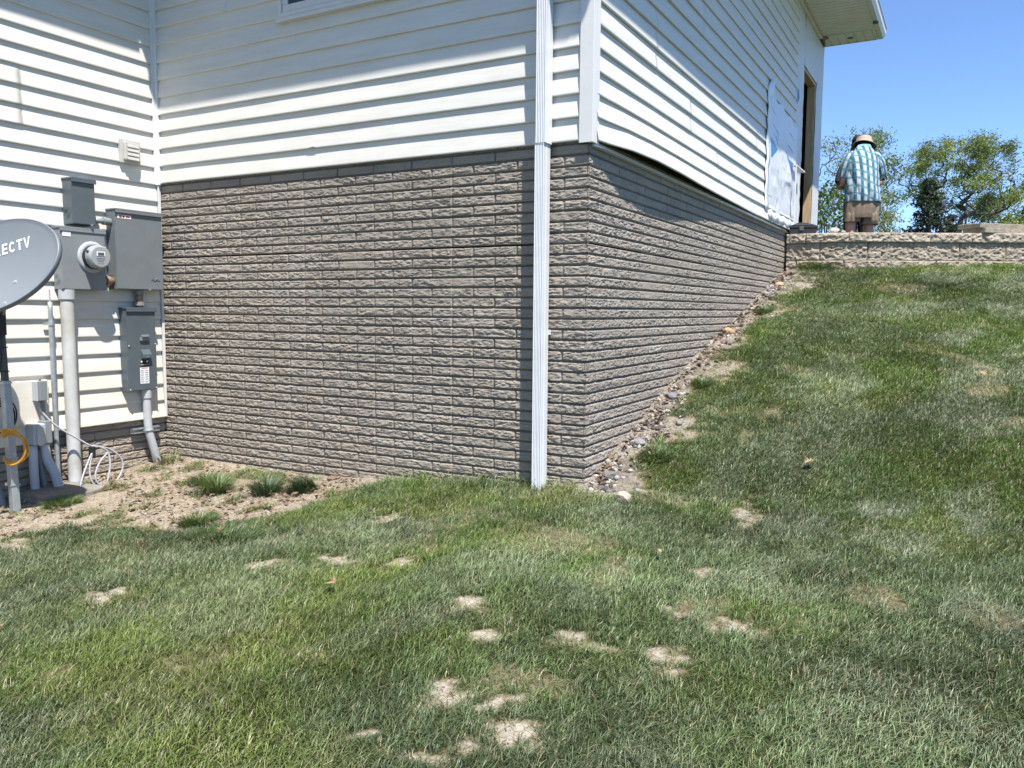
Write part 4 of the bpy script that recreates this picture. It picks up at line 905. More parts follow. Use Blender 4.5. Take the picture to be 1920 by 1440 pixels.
# man in plaid, back to the camera, local frame: +y away from the camera
vx_ = F_.x/math.hypot(F_.x, F_.y); vy_ = F_.y/math.hypot(F_.x, F_.y)
rzp = math.atan2(-vx_, vy_)
Dp = 10.8
pp = CAM+(F_+RR*((1609-960)/1526.65)-UU*((500-720)/1526.65))*Dp
man = thing('person', 'man seen from behind in a teal plaid shirt, tan shorts and tan bucket hat', 'person', (pp.x, pp.y, PG), rzp+.02)
s = 1.0
J = {'pelvis': ((0,0,.86), (.15,.12)), 'belly': ((.0,.02,1.05), (.16,.13)), 'chest': ((.01,.03,1.27), (.16,.12)), 'neck': ((.045,.09,1.46), .062), 'head': ((.09,.19,1.51), (.085,.095)), 'crown': ((.10,.22,1.57), (.07,.08)),
     'shl': ((-.16,.04,1.36), .06), 'ell': ((-.225,.06,1.04), .047), 'wr-1': ((-.14,.28,1.05), .030),
     'shr': ((.17,.04,1.36), .06), 'elr': ((.285,.10,1.09), .046), 'wr1': ((.20,.34,1.15), .030),
     'hpl': ((-.10,0,.78), .095), 'knl': ((-.125,.01,.46), .066), 'cal': ((-.125,-.01,.32), .062), 'anl': ((-.125,0,.09), .040), 'tol': ((-.135,.15,.03), .035),
     'hpr': ((.10,0,.78), .095), 'knr': ((.12,.01,.46), .066), 'car': ((.12,-.01,.32), .062), 'anr': ((.12,0,.09), .040), 'tor': ((.135,.15,.03), .035)}
Eg = [('pelvis','belly'),('belly','chest'),('chest','neck'),('neck','head'),('head','crown'),('chest','shl'),('shl','ell'),('ell','wr-1'),('chest','shr'),('shr','elr'),('elr','wr1'),
      ('pelvis','hpl'),('hpl','knl'),('knl','cal'),('cal','anl'),('anl','tol'),('pelvis','hpr'),('hpr','knr'),('knr','car'),('car','anr'),('anr','tor')]
hand(J, Eg, J['wr-1'][0], (.3,.9,.1), (.5,0,-.8), -1); hand(J, Eg, J['wr1'][0], (-.3,.9,.1), (-.5,0,-.8), 1)
skin_body('body', J, Eg, M_skin, man)
def pc(V, us):
    # cloth stripes run up the back: use horizontal position across the back
    return plaid_col(V[:, 0]*1.05+.03*V[:, 2], V[:, 2]+.05*np.sin(V[:, 0]*9))
garment('shirt', [((.02,.0,.775),.236,.170,E1,E2),((.012,.0,.86),.228,.178,E1,E2),((.0,.01,1.0),.214,.18,E1,E2),((-.003,.02,1.15),.208,.17,E1,E2),((.003,.03,1.29),.202,.15,E1,E2),((.012,.04,1.37),.182,.13,E1,E2),((.022,.055,1.43),.145,.105,E1,E2),((.032,.07,1.475),.10,.085,E1,E2),((.042,.085,1.51),.072,.068,E1,E2)], M_plaid, man, pc, noise=.024, seed=3, freq=4, nseg=220, sub=14)
def sc_(V, us): return plaid_col(us[:, 0]*1.2+.02, us[:, 1])
def sleeve(pts, rad, seed, m=M_plaid, cf=sc_, parent=None, nz=.006):
    rg = []
    for i, p in enumerate(pts):
        d = (Vector(pts[min(i+1, len(pts)-1)])-Vector(pts[max(i-1, 0)])).normalized(); a = d.cross(Vector((0,1,0.2))).normalized(); b_ = d.cross(a).normalized(); rg.append((p, rad[i], rad[i], a, b_))
    return garment('sleeve', rg, m, parent, cf, noise=nz, seed=seed, nseg=150, sub=10)
sleeve([(.09,.04,1.41),(.165,.045,1.37),(.225,.05,1.30),(.268,.08,1.20),(.280,.11,1.155)], [.05,.074,.078,.078,.082], 5, parent=man)
sleeve([(-.09,.04,1.40),(-.145,.045,1.35),(-.18,.05,1.26),(-.20,.07,1.15),(-.20,.08,1.11)], [.06,.078,.08,.078,.078], 7, parent=man)
col_ = MB(); cc = (.042,.085,1.49)
col_.loft([ring(cc, .078, .075, 28), ring((.048,.094,1.535), .076, .070, 28), ring((.043,.090,1.495), .10, .09, 28)], cap=False)
co = col_.build('collar', mat('teal_cloth', (.16,.36,.44), .8, .25, 25), man, smooth=True)
def shc(V, us): return np.ones((len(V), 3))
legL = garment('shorts', [((.015,.0,.92),.19,.145,E1,E2),((.015,.0,.80),.205,.155,E1,E2),((.012,.0,.70),.214,.155,E1,E2),((.008,.0,.62),.216,.150,E1,E2),((.006,.0,.565),.214,.140,E1,E2)], M_short, man, noise=.022, seed=11, freq=5, nseg=120, sub=10)
garment('shorts_leg', [((-.102,.0,.64),.085,.12,E1,E2),((-.108,.0,.60),.095,.128,E1,E2),((-.112,.005,.55),.100,.13,E1,E2),((-.115,.005,.515),.101,.125,E1,E2)], M_short, man, noise=.022, seed=13, freq=4)
garment('shorts_leg', [((.105,.0,.64),.085,.12,E1,E2),((.112,.0,.60),.098,.128,E1,E2),((.118,.005,.53),.106,.13,E1,E2),((.115,.005,.485),.108,.115,E1,E2)], M_short, man, noise=.022, seed=17, freq=4)
b = MB(); b.box(.205, .228, -.05, .07, .62, .74, bev=.01); b.build('side_pocket', M_short, man)
b = MB(); b.box(.215, .238, -.02, .05, .78, .90, bev=.008); b.build('belt_pouch', M_blk, man)
# bucket hat tipped forward
hc = Vector((.098,.215,1.500)); hx = Vector((1,0,-.16)).normalized(); hy = Vector((0,.93,-.36)).normalized(); hz = hx.cross(hy).normalized()
def hring(h, r, wob=0): return [hc+hz*h+hx*(r*math.cos(a))+hy*(r*1.1*math.sin(a))+hz*(wob*math.sin(a*2+1)) for a in np.linspace(0, 2*math.pi, 36, endpoint=False)]
h = MB(); h.loft([hring(.030,.160,.012), hring(.037,.158,.011), hring(.070,.114,.002), hring(.115,.108), hring(.155,.100), hring(.172,.078), hring(.176,.02)], cap=False)
ho = h.build('bucket_hat', M_hat, man, smooth=True); so2 = ho.modifiers.new('t', 'SOLIDIFY'); so2.thickness = .004
h = MB(); h.loft([hring(-.045,.085), hring(-.01,.098), hring(.03,.102), hring(.07,.095)]); h.build('hair', M_hair, man, smooth=True)
face(man, (.09,.195,1.51), (.0,.9,-.5), M_skin)
for k in (-1, 1):
    b = MB(); b.loft([ring((k*.13,.055,.004), .050, .135, 20), ring((k*.13,.05,.05), .048, .125, 20), ring((k*.13,.0,.10), .042, .055, 20)]); b.build('shoe', M_shoe, man, smooth=True)

# second man, mostly hidden, facing the first
p2 = CAM+(F_+RR*((1604-960)/1526.65)-UU*((500-720)/1526.65))*(Dp+.62)
man2 = thing('person', 'man in a black cap and dark shirt, almost hidden behind the man in plaid', 'person', (p2.x, p2.y, PG+.0), rzp+math.pi-.15)
J = {'pelvis': ((0,0,.90), (.13,.10)), 'chest': ((0,.04,1.24), (.15,.11)), 'neck': ((0,.08,1.52), .055), 'head': ((.055,.13,1.61), (.080,.090)), 'crown': ((.055,.14,1.68), (.065,.075)),
     'shl': ((-.18,.04,1.36), .060), 'ell': ((-.25,.10,1.10), .042), 'wr-1': ((-.10,.26,1.05), .028),
     'shr': ((.20,.04,1.36), .060), 'elr': ((.285,.06,1.06), .042), 'wr1': ((.22,.26,1.02), .028),
     'hpl': ((-.09,0,.82), .09), 'knl': ((-.10,.02,.50), .058), 'anl': ((-.10,0,.09), .038), 'tol': ((-.11,.14,.03), .033),
     'hpr': ((.09,0,.82), .09), 'knr': ((.10,.02,.50), .058), 'anr': ((.10,0,.09), .038), 'tor': ((.11,.14,.03), .033)}
Eg = [('pelvis','chest'),('chest','neck'),('neck','head'),('head','crown'),('chest','shl'),('shl','ell'),('ell','wr-1'),('chest','shr'),('shr','elr'),('elr','wr1'),
      ('pelvis','hpl'),('hpl','knl'),('knl','anl'),('anl','tol'),('pelvis','hpr'),('hpr','knr'),('knr','anr'),('anr','tor')]
hand(J, Eg, J['wr-1'][0], (.3,.9,.1), (.5,0,-.8), -1); hand(J, Eg, J['wr1'][0], (-.3,.9,.1), (-.5,0,-.8), 1)
skin_body('body', J, Eg, M_skin2, man2)
garment('shirt', [((.0,.0,.78),.185,.14,E1,E2),((.0,.01,1.0),.19,.14,E1,E2),((.0,.03,1.25),.20,.13,E1,E2),((.0,.05,1.36),.17,.11,E1,E2),((.0,.07,1.47),.08,.075,E1,E2)], M_dkcl, man2, noise=.008, seed=23)
sleeve([(.12,.04,1.38),(.19,.045,1.35),(.245,.05,1.24),(.272,.06,1.12)], [.06,.075,.070,.066], 25, M_dkcl, None, man2)
sleeve([(-.12,.04,1.38),(-.18,.045,1.35),(-.215,.07,1.24),(-.24,.09,1.14)], [.06,.072,.07,.066], 27, M_dkcl, None, man2)
for k in (-1, 1): garment('trouser_leg', [((k*.085,.0,.86),.105,.12,E1,E2),((k*.095,.01,.5),.085,.10,E1,E2),((k*.10,.01,.10),.07,.085,E1,E2)], M_dkcl, man2, noise=.008, seed=29+k)
hc = Vector((.055,.14,1.640)); hx = Vector((1,0,0)); hy = Vector((0,.96,-.25)).normalized(); hz = hx.cross(hy).normalized()
h = MB(); h.loft([hring(.0,.100), hring(.04,.100), hring(.085,.085), hring(.105,.05), hring(.11,.01)]); cpo = h.build('cap', M_cap2, man2, smooth=True)
h = MB(); h.loft([[hc+hx*(.075*math.cos(a))+hy*(.08+.10*math.sin(a))+hz*(.008+q) for a in np.linspace(0, math.pi, 14)] for q in (0, .006)]); h.build('brim', M_cap2, cpo)
face(man2, (.055,.135,1.62), (.0,.9,-.4), M_skin2)

# ---------------- trees ----------------
M_bark = mat('grey_bark', (.085,.075,.062), .95, .35, 6, .6, 20)
def leafmat(name, cols, rough=.5, trans=.35):
    m = bpy.data.materials.new(name); m.use_nodes = True
    n = m.node_tree.nodes; l = m.node_tree.links; b = n['Principled BSDF']; b.inputs['Roughness'].default_value = rough; b.inputs['Specular IOR Level'].default_value = .35
    at = n.new('ShaderNodeVertexColor'); at.layer_name = 'Col'; l.new(at.outputs[0], b.inputs['Base Color'])
    tr_ = n.new('ShaderNodeBsdfTranslucent'); mx = n.new('ShaderNodeMixRGB'); mx.blend_type = 'MULTIPLY'; mx.inputs[0].default_value = 1
    l.new(at.outputs[0], mx.inputs[1]); mx.inputs[2].default_value = (1.1,1.25,.6,1); l.new(mx.outputs[0], tr_.inputs[0])
    ms = n.new('ShaderNodeMixShader'); ms.inputs[0].default_value = trans
    l.new(b.outputs[0], ms.inputs[1]); l.new(tr_.outputs[0], ms.inputs[2]); l.new(ms.outputs[0], n['Material Output'].inputs[0])
    return m
M_leaf = leafmat('tree_leaves', None)
M_blade = leafmat('grass_blades', None, .42, .25)
def leaves(name, P, size, cols, parent, m=M_leaf, aspect=2.2, droop=None, seed=1):
    r = np.random.default_rng(seed); n = len(P)
    d = r.normal(size=(n,3)); 
    if droop is not None: d = d*.6+np.array(droop)
    d /= np.linalg.norm(d, axis=1)[:, None]; e = np.cross(d, r.normal(size=(n,3))); e /= np.linalg.norm(e, axis=1)[:, None]
    sz = size*(.6+.8*r.random(n))[:, None]
    a = P-d*sz*.5; b_ = P+e*sz/aspect*.5; c = P+d*sz*.5; f = P-e*sz/aspect*.5
    V = np.stack([a, b_, c, f], 1).reshape(-1, 3); F = np.arange(4*n).reshape(n, 4)
    return nmesh(name, V, F, m, parent, cols=np.repeat(cols, 4, 0))
def at_px(px, py, Dz): return CAM+(F_+RR*((px-960)/1526.65)-UU*((py-720)/1526.65))*Dz
ZB = -.33
def crown_tree(name, px, Dz, height, w_, zlo, label, seed, n_t=160, trunks=1, leafn=40, lsize=.12, cbase=(.12,.15,.045), cols2=None, r0=.16, off=0., clump=.22, droop=(0,0,-.3), group='trees beyond the patio', ex=1., fork=1.6, bare=0.):
    """branches are grown toward points spread through the crown, thickness follows what each limb carries"""
    rg = np.random.default_rng(seed); base = at_px(px, 437, Dz); root = thing(name, label, 'tree', (base.x, base.y, ZB), 0, group)
    T = []
    while len(T) < n_t:
        p = rg.uniform(-1, 1, 3); q = p[0]**2+p[1]**2+abs(p[2])**2.2
        if q > 1 or q < .10*rg.random(): continue
        lump = fbm(np.array([math.atan2(p[2], p[0])*1.3+20]), np.array([p[1]*1.1+5]), seed)[0]
        if q > .72+.5*lump: continue
        T.append((off+p[0]*w_/2, p[1]*w_/2*.9, zlo+(height-zlo)*(p[2]*.5+.5)))
    T = np.array(T); T = T[np.argsort(np.linalg.norm(T-np.array([off*.5, 0, fork]), axis=1))]
    N = []; par = []
    for t in range(trunks):
        a = 6.283*t/trunks+1; o = np.array([math.cos(a)*.22, math.sin(a)*.15, 0]) if trunks > 1 else np.zeros(3); last = -1
        for k in range(6):
            f = k/5; N.append(o*(1+f*1.6)+np.array([off*.25*f, 0, fork*f*(1+.3*t)])); par.append(last); last = len(N)-1
    tips = []
    for t in T:
        A = np.array(N); d = t-A; dist = np.linalg.norm(d, axis=1); cost = dist*(1+1.2*(d[:, 2] < -.1)+.25*(d[:, 2] < .15*dist)); j = int(np.argmin(cost)); L = dist[j]
        n = max(2, int(L/.22)); last = j; p0 = A[j]; pj = par[j]
        tang = (A[j]-A[pj]) if pj >= 0 else np.array([0,0,1.]); tang = tang/(np.linalg.norm(tang)+1e-9)*L*.45
        for k in range(1, n+1):
            f = k/n; q = (1-f)**2*p0+2*f*(1-f)*(p0+tang+rg.normal(size=3)*.03*L)+f*f*t; q = q+rg.normal(size=3)*.025*min(1, L)
            N.append(q); par.append(last); last = len(N)-1
        tips.append(last)
    cnt = np.zeros(len(N)); 
    for t in tips: cnt[t] += 1
    for i in range(len(N)-1, -1, -1):
        if par[i] >= 0: cnt[par[i]] += cnt[i]
    rad = r0*(cnt/cnt.max())**.48; rad = np.maximum(rad, .011)
    ch = {}
    for i, p in enumerate(par): ch.setdefault(p, []).append(i)
    tb = MB(); st = list(ch[-1])
    while st:
        i = st.pop(); pts = [] if par[i] < 0 else [N[par[i]]]; rr = [] if par[i] < 0 else [rad[i]]; q = i
        while True:
            pts.append(N[q]); rr.append(rad[q]); c = ch.get(q, [])
            if not c: break
            c = sorted(c, key=lambda z: -cnt[z]); st += c[1:]; q = c[0]
        if len(pts) > 1: tb.tube(pts, rr, 7 if max(rr) > .05 else 4, cap=False)
    tb.build('trunk', M_bark, root, smooth=True)
    A = np.array(N); thin = np.where(cnt <= 2)[0]; thin = thin[A[thin, 2] > zlo-.2]
    if bare: thin = thin[rg.random(len(thin)) > bare]
    m_ = max(2, int(leafn*n_t/len(thin))); dens = fbm(A[thin, 0]*.9+30, A[thin, 2]*.9+30, seed+8)
    P = np.repeat(A[thin], m_, 0); P = P[rg.random(len(P)) < np.repeat(np.clip((dens-.25)*2.6, .12, 1), m_)]
    P = P+rg.normal(size=P.shape)*clump*np.array([1,1,.75])+np.abs(rg.normal(size=(len(P),1)))*np.array([[0,0,-.10]])
    g_ = fbm(P[:, 0]*.8+50, P[:, 2]*.8+50, seed); c0 = np.array(cbase); c1 = np.array(cols2 if cols2 else (c0[0]*1.45, c0[1]*1.25, c0[2]*.9)); k = np.clip((g_-.42)*5, 0, 1)[:, None]
    leaves('crown', P, lsize, (c0*(1-k)+c1*k)*(.65+.6*rg.random(len(P))[:, None]), root, droop=droop, seed=seed)
    return root
crown_tree('leafy_tree', 1585, 34, 7.2, 4.2, 1.0, 'loose light green tree behind the two men', 6, n_t=230, trunks=1, leafn=85, lsize=.10, cbase=(.15,.19,.065), r0=.12, off=.2)
crown_tree('leafy_tree', 1646, 41, 6.0, 2.0, 1.6, 'sparse tree with bare twigs right of the men', 41, n_t=120, leafn=34, lsize=.10, cbase=(.14,.16,.06), r0=.09, bare=.4, off=-.2)
crown_tree('willow_tree', 1787, 44, 9.1, 6.6, 4.0, 'tall spreading tree with several dark trunks at the right', 9, n_t=330, trunks=3, leafn=125, lsize=.105, cbase=(.13,.17,.065), cols2=(.22,.26,.065), clump=.19, r0=.13, droop=(.8,0,.35), off=.25, fork=2.6)
crown_tree('willow_tree', 1806, 46, 5.9, 2.8, 3.6, 'lower leafy crown in front of the purplish tree', 23, n_t=70, trunks=1, leafn=80, lsize=.12, cbase=(.15,.19,.045), cols2=(.20,.23,.045), clump=.22, r0=.08, off=.7)
crown_tree('budding_tree', 1862, 47, 8.0, 3.6, 2.0, 'thin purplish budding tree at the right behind the spreading tree', 15, n_t=210, trunks=2, leafn=22, lsize=.09, cbase=(.16,.12,.11), cols2=(.13,.15,.06), r0=.13, bare=.1)
crown_tree('leafy_tree', 1915, 52, 6.6, 3.4, 2.0, 'sparse tree at the right edge of the picture', 19, n_t=130, leafn=45, lsize=.10, cbase=(.14,.17,.06), r0=.11)
def bush(name, px, Dz, w_, h_, label, col_, seed, n=5200, lsize=.12, cat='bush', z0=ZB):
    base = at_px(px, 437, Dz); root = thing(name, label, cat, (base.x, base.y, z0), 0)
    rg = np.random.default_rng(seed)
    th = rg.random(n)*6.283; ph = rg.random(n); z = ph**.8; rad = np.sqrt(np.clip(1-(z*1.0)**2.6, 0.03, 1))*(.55+.45*rg.random(n)**.5)
    lum = .8+.45*fbm(th*1.2+9, z*4, seed); P = np.stack([w_*rad*lum*np.cos(th), w_*rad*lum*np.sin(th), z*h_*(.85+.25*fbm(th*1.3+3, z*0, seed+1))], -1)
    cc_ = np.array(col_)*(.65+.7*rg.random(n)[:, None])*(.7+.6*fbm(P[:, 0]*1.5+40, P[:, 2]*1.5+40, seed)[:, None])
    leaves('crown', P, lsize, cc_, root, seed=seed)
    b_ = MB()
    for k in range(6): a = k*1.05; b_.tube([(0,0,0), (w_*.3*math.cos(a), w_*.3*math.sin(a), h_*.7)], [.06,.02], 6)
    b_.build('trunk', M_bark, root); return root
bush('shrub', 1897, 38, .85, 4.0, 'round yellow green bush near the right edge', (.20,.23,.035), 5)
bush('shrub', 1932, 42, 1.0, 5.0, 'dark green bush at the right edge of the picture', (.045,.09,.02), 6)
bush('shrub', 1815, 56, 2.2, 6.0, 'low blue green bush behind the trunks of the spreading tree', (.085,.12,.06), 7, n=1500)
bush('shrub', 1668, 48, 1.2, 4.6, 'low loose green bush right of the plaid shirt', (.11,.15,.05), 8, n=1100)
bush('shrub', 1555, 30, 1.1, 4.0, 'dense green undergrowth between house and the men', (.08,.12,.03), 12, n=3000)
bush('shrub', 1625, 37, 1.1, 3.9, 'pale green undergrowth behind the legs of the men', (.12,.15,.06), 14, n=1800)
def spruce(px, Dz, h_, w_, label, seed):
    base = at_px(px, 437, Dz); root = thing('spruce_tree', label, 'spruce', (base.x, base.y, ZB), 0)
    b_ = MB(); b_.tube([(0,0,0), (0,0,h_*.97)], [.14,.015], 8); rg = np.random.default_rng(seed); P = []; D_ = []
    z = .8
    while z < h_*.98:
        rr = w_*(1-z/h_)**.8+.12; nb = 9
        for k in range(nb):
            a = rg.random()*6.283; L = rr*(.75+.4*rg.random()); e = Vector((math.cos(a)*L, math.sin(a)*L, z-.10*L+.05)); b_.tube([(0,0,z), tuple(e)], [.025,.008], 4, cap=False)
            m_ = int(26*L/w_)+12
            for q in range(m_):
                t_ = .2+.8*rg.random()**.7; P.append((e.x*t_+rg.normal()*.09, e.y*t_+rg.normal()*.09, z-.10*L*t_+rg.normal()*.07-.02))
        z += .17+.05*rg.random()
    b_.build('trunk', M_bark, root); P = np.array(P)
    cc_ = np.array([.032,.046,.030])*(.6+.9*rg.random(len(P))[:, None])
    brown = rg.random(len(P)) < .10; cc_[brown] = [.10,.085,.055]
    leaves('crown', P, .17, cc_, root, seed=seed, aspect=2.6)
    return root
spruce(1740, 33, 4.75, 1.45, 'dark green spruce in front of the spreading tree', 3)
spruce(1779, 34, 3.35, .9, 'smaller dark spruce just right of the bigger one', 8)

# ---------------- turf, tufts, leaves, stones ----------------
def blades(name, px_, py_, length, width, lean, azim, col, label=None):
    n = len(px_); z0 = gz(px_, py_)-.008
    d = np.stack([np.cos(azim), np.sin(azim)], -1); s = np.stack([-np.sin(azim+.6), np.cos(azim+.6)], -1)
    rows = []
    for t, wd in ((0, 1), (.45, .85), (.8, .5), (1, 0)):
        h = length*t*np.sqrt(np.clip(1-(lean*t)**2, .05, 1)); o = length*lean*t*t
        c = np.stack([px_+d[:, 0]*o, py_+d[:, 1]*o, z0+h], -1)
        if wd: 
            e = np.concatenate([s*(width*wd*.5)[:, None], np.zeros((n,1))], 1); rows += [c-e, c+e]
        else: rows.append(c)
    V = np.stack(rows, 1).reshape(-1, 3); b0 = np.arange(n)*7
    T = np.stack([np.stack([b0,b0+1,b0+3],-1), np.stack([b0,b0+3,b0+2],-1), np.stack([b0+2,b0+3,b0+5],-1), np.stack([b0+2,b0+5,b0+4],-1), np.stack([b0+4,b0+5,b0+6],-1)], 1).reshape(-1, 3)
    sh = np.array([.75,.75,.95,.95,1.08,1.08,1.15]); cc_ = (col[:, None, :]*np.ones(7)[None, :, None]).reshape(-1, 3)
    o = nmesh(name, V, T, M_blade, None, cols=cc_)
    return o
CX, CY = CAM.x, CAM.y
def inview(x, y, mg=.22):
    z = gz(x, y); dx = x-CAM.x; dy = y-CAM.y; dz = z-CAM.z
    f = dx*F_.x+dy*F_.y+dz*F_.z; r = (dx*RR.x+dy*RR.y+dz*RR.z)/np.maximum(f, .01); u = (dx*UU.x+dy*UU.y+dz*UU.z)/np.maximum(f, .01)
    return (f > .5) & (np.abs(r) < .63+mg) & (u > -.472-mg*.6)
def turf_color(x, y, n, r):
    blue = np.array([.108,.146,.066]); green = np.array([.092,.136,.032]); yel = np.array([.175,.20,.055]); straw = np.array([.34,.30,.18])
    k = fbm(x*1.1, y*1.1, 201); k2 = fbm(x*3.1, y*3.1, 202); k3 = fbm(x*.7, y*.7, 205)
    kk = np.clip((k-.42)*4+(k2-.5)*2, 0, 1)[:, None]*1.0
    c = blue*(1-kk)+green*kk
    ygate = np.clip((k3-.50)*5, 0, 1)*np.clip((k2-.40)*4, 0, 1)*.5+np.clip(1-((x+.75)**2/1.2+(y+2.3)**2/.5), 0, 1)*.45
    c = c*(1-ygate[:, None])+yel*ygate[:, None]
    pale = np.clip((fbm(x*3.2+7-y*1.2, y*2.0+x*.8, 210, 5)-.52)*9, 0, 1)[:, None]*(.30+.4*np.clip((x-.4)*.8, 0, 1)*np.clip((y+1.5)*.6, 0, 1))[:, None]; c = c*(1-pale)+np.array([.25,.275,.19])*pale
    c = c*(.54+1.13*r.random(n)**1.6)[:, None]
    mac = np.clip((fbm(x*.9+3, y*.9+8, 231)-.5)*1.7+(fbm(x*2.6, y*2.6, 232)-.5)*1.3, -.5, .5)-.22*np.exp(-((y+.55-.25*x)/.45)**2)*((x > -1.2) & (x < 2.6))
    c = c*(1+.75*mac)[:, None]
    st = r.random(n) < (.04+.05*(k2 > .55)+.30*np.clip(.75-density(x, y), 0, 1)); c[st] = straw*(.7+.5*r.random(st.sum()))[:, None]
    return c
r = np.random.default_rng(5)
XS = []; YS = []
def scatter(n, x0, x1, y0, y1, keepf):
    x = r.uniform(x0, x1, n); y = r.uniform(y0, y1, n); k = inview(x, y); x = x[k]; y = y[k]; k = keepf(x, y); return x[k], y[k]
def keep(x, y):
    dist = np.hypot(x-CX, y-CY); d = density(x, y)
    house_ = ((x < .03) & (y > -.035)) | (x < -W+.02)
    beyond = y > np.interp(x, RW[:,0], RW[:,1])-.01
    lod = np.clip(1.3-dist/13, .4, 1)
    clump = .25+1.4*fbm(x*19, y*19, 300, 3)
    return ~house_ & ~beyond & (r.random(len(x)) < d*lod*clump*1.15)
x, y = scatter(NB, -4.0, 6.5, -3.6, 9.2, keep)
n = len(x); dist = np.hypot(x-CX, y-CY); print('blades', n)
la = fbm(x*1.6, y*1.6, 401)*9+fbm(x*9, y*9, 402)*8+r.normal(size=n)*1.9
ln = (.034+.028*fbm(x*2.7, y*2.7, 403)+.030*np.clip(fbm(x*9, y*9, 404)-.5, 0, 1)*2)*(.55+.75*r.random(n))
ln = ln*(1-.35*(density(x, y) < .5))
edge = 1.5*np.exp(-np.abs(y+.03)/.12)*(x < .1)*(x > -1.8)+np.exp(-np.abs(y-np.interp(x, RW[:,0], RW[:,1]))/.12)*.7*(x > .2); ln = ln*(1+1.6*np.clip(edge, 0, 1)*r.random(n)**1.5)
wd = (.0016+.0016*r.random(n)**1.5)*(1+dist/9)
tf = blades('lawn_grass', x, y, ln, wd, np.clip(.42+.5*r.random(n)+.3*fbm(x*4, y*4, 409), 0, .985), la, turf_color(x, y, n, r))
tag(tf, 'short lawn grass covering the slope', 'grass', kind='stuff')
# coarse clumps of longer grass, each a thing
TL = {0:'bluish grass clump against the brick wall, left of the flattened clump', 1:'flattened bluish grass clump against the brick wall', 2:'small weedy grass clump near the bent pipe', 3:'pale grass clump by the wall between two bluish ones', 4:'small round dark grass clump on the bare soil', 5:'wide dark grass clump at the edge of the bare soil', 6:'little green clump on the soil beside the dish pole', 11:'small grass tuft high on the rubble strip', 12:'small grass tuft halfway along the rubble strip', 13:'grass tuft low on the rubble strip near the corner', 14:'tall pale grass growing against the retaining wall', 15:'dry wispy grass at the foot of the bent pipe'}
for i, (a, b_, rx, ry) in enumerate(TUFT):
    if i not in TL: continue
    rr_ = np.random.default_rng(60+i); n = int(900*(rx*ry/.02))+140; n = min(n, 900)
    if i == 15: n = 90
    th = rr_.random(n)*6.283; q = np.sqrt(rr_.random(n))*.9; x = a+np.cos(th)*q*rx; y = b_+np.sin(th)*q*ry
    y = np.minimum(y, -.02) if (x.max() < .05) else y
    c = np.array([(.055,.095,.045) if i in (0,1) else (.06,.105,.03) if i in (4,5) else (.12,.16,.06) if i in (3,6,14) else (.20,.20,.11) if i == 15 else (.07,.11,.035)])[0]
    col = c*(.6+.8*rr_.random(n))[:, None]; st = rr_.random(n) < .06; col[st] = (.34,.30,.17)
    az = th+rr_.normal(size=n)*.5 if i != 1 else np.full(n, 3.6)+rr_.normal(size=n)*.4
    hgt = {0:.14,1:.15,2:.12,3:.15,4:.09,5:.085,14:.14,15:.15}.get(i, .08)
    o = blades('grass_clump', x, y, hgt*(.5+.7*rr_.random(n)), .0035+.002*rr_.random(n), np.clip(.35*q+.35+.3*rr_.random(n), 0, .95), az, col)
    tag(o, TL[i], 'grass clump', 'longer grass clumps')
# dead leaves
def leaf_mesh(xs, ys, sz, seed, col, up=.01):
    r_ = np.random.default_rng(seed); V = []; F = []; cols = []
    out = [(0,-.5),(.22,-.3),(.18,-.12),(.45,-.05),(.22,.08),(.32,.3),(.1,.28),(0,.55),(-.1,.28),(-.34,.3),(-.2,.08),(-.45,-.05),(-.18,-.12),(-.2,-.3)]
    for x_, y_, s_ in zip(xs, ys, sz):
        a = r_.random()*6.28; tl = Vector((r_.normal()*.4, r_.normal()*.4, 1)).normalized(); t1 = tl.orthogonal().normalized(); t2 = tl.cross(t1); z_ = gzf(x_, y_)+up+s_*.15; b0 = len(V)
        V.append((x_, y_, z_+s_*.05)); cb = np.array(col)*(.6+.8*r_.random()); cols.append(cb)
        for (u, v) in out:
            uu = u*math.cos(a)-v*math.sin(a); vv = u*math.sin(a)+v*math.cos(a); p = Vector((x_, y_, z_))+(t1*uu+t2*vv)*s_+tl*(abs(u)*s_*(.35+.3*r_.random())); V.append(tuple(p)); cols.append(cb*(.85+.3*r_.random()))
        for k in range(len(out)): F.append((b0, b0+1+k, b0+1+(k+1) % len(out)))
    return V, F, np.array(cols)
M_dleaf = leafmat('dead_leaf', None, .7, .15)
LL = [(1.22,.67,'curled tan leaf on the grass right of the wall corner'),(2.14,2.37,'small tan leaf on the upper lawn near the right edge'),(.80,-.95,'tiny brown leaf in the grass in front of the corner'),(-1.98,-.86,'light orange leaf on the bare soil'),(-1.75,-1.30,'brown leaf at the edge of the wide dark clump'),(-.35,-1.9,'reddish leaf lying in the near lawn')]
for i, (a, b_, lab) in enumerate(LL):
    V, F, cc_ = leaf_mesh([a], [b_], [.075], 80+i, (.30,.20,.12), up=.05 if i in (0,1,2,5) else .012); tag(nmesh('dead_leaf', V, F, M_dleaf, None, cols=cc_), lab, 'leaf', 'fallen leaves')
n = 1100; x = r.uniform(-3.8, -1.5, n*3); y = r.uniform(-2.0, -.03, n*3); k = inpoly(x, y, BED) & (fbm(x*3, y*3, 500) > .43); x, y = x[k][:n], y[k][:n]
V, F, cc_ = leaf_mesh(x, y, .014+.04*r.random(len(x))**1.6, 99, (.19,.13,.085)); tag(nmesh('leaf_litter', V, F, M_dleaf, None, cols=cc_), 'broken brown leaf litter scattered over the bare soil bed', 'leaf litter', kind='stuff')
n = 520; y = r.uniform(-.05, 5.9, n); x = .03+np.abs(r.normal(size=n))*.10
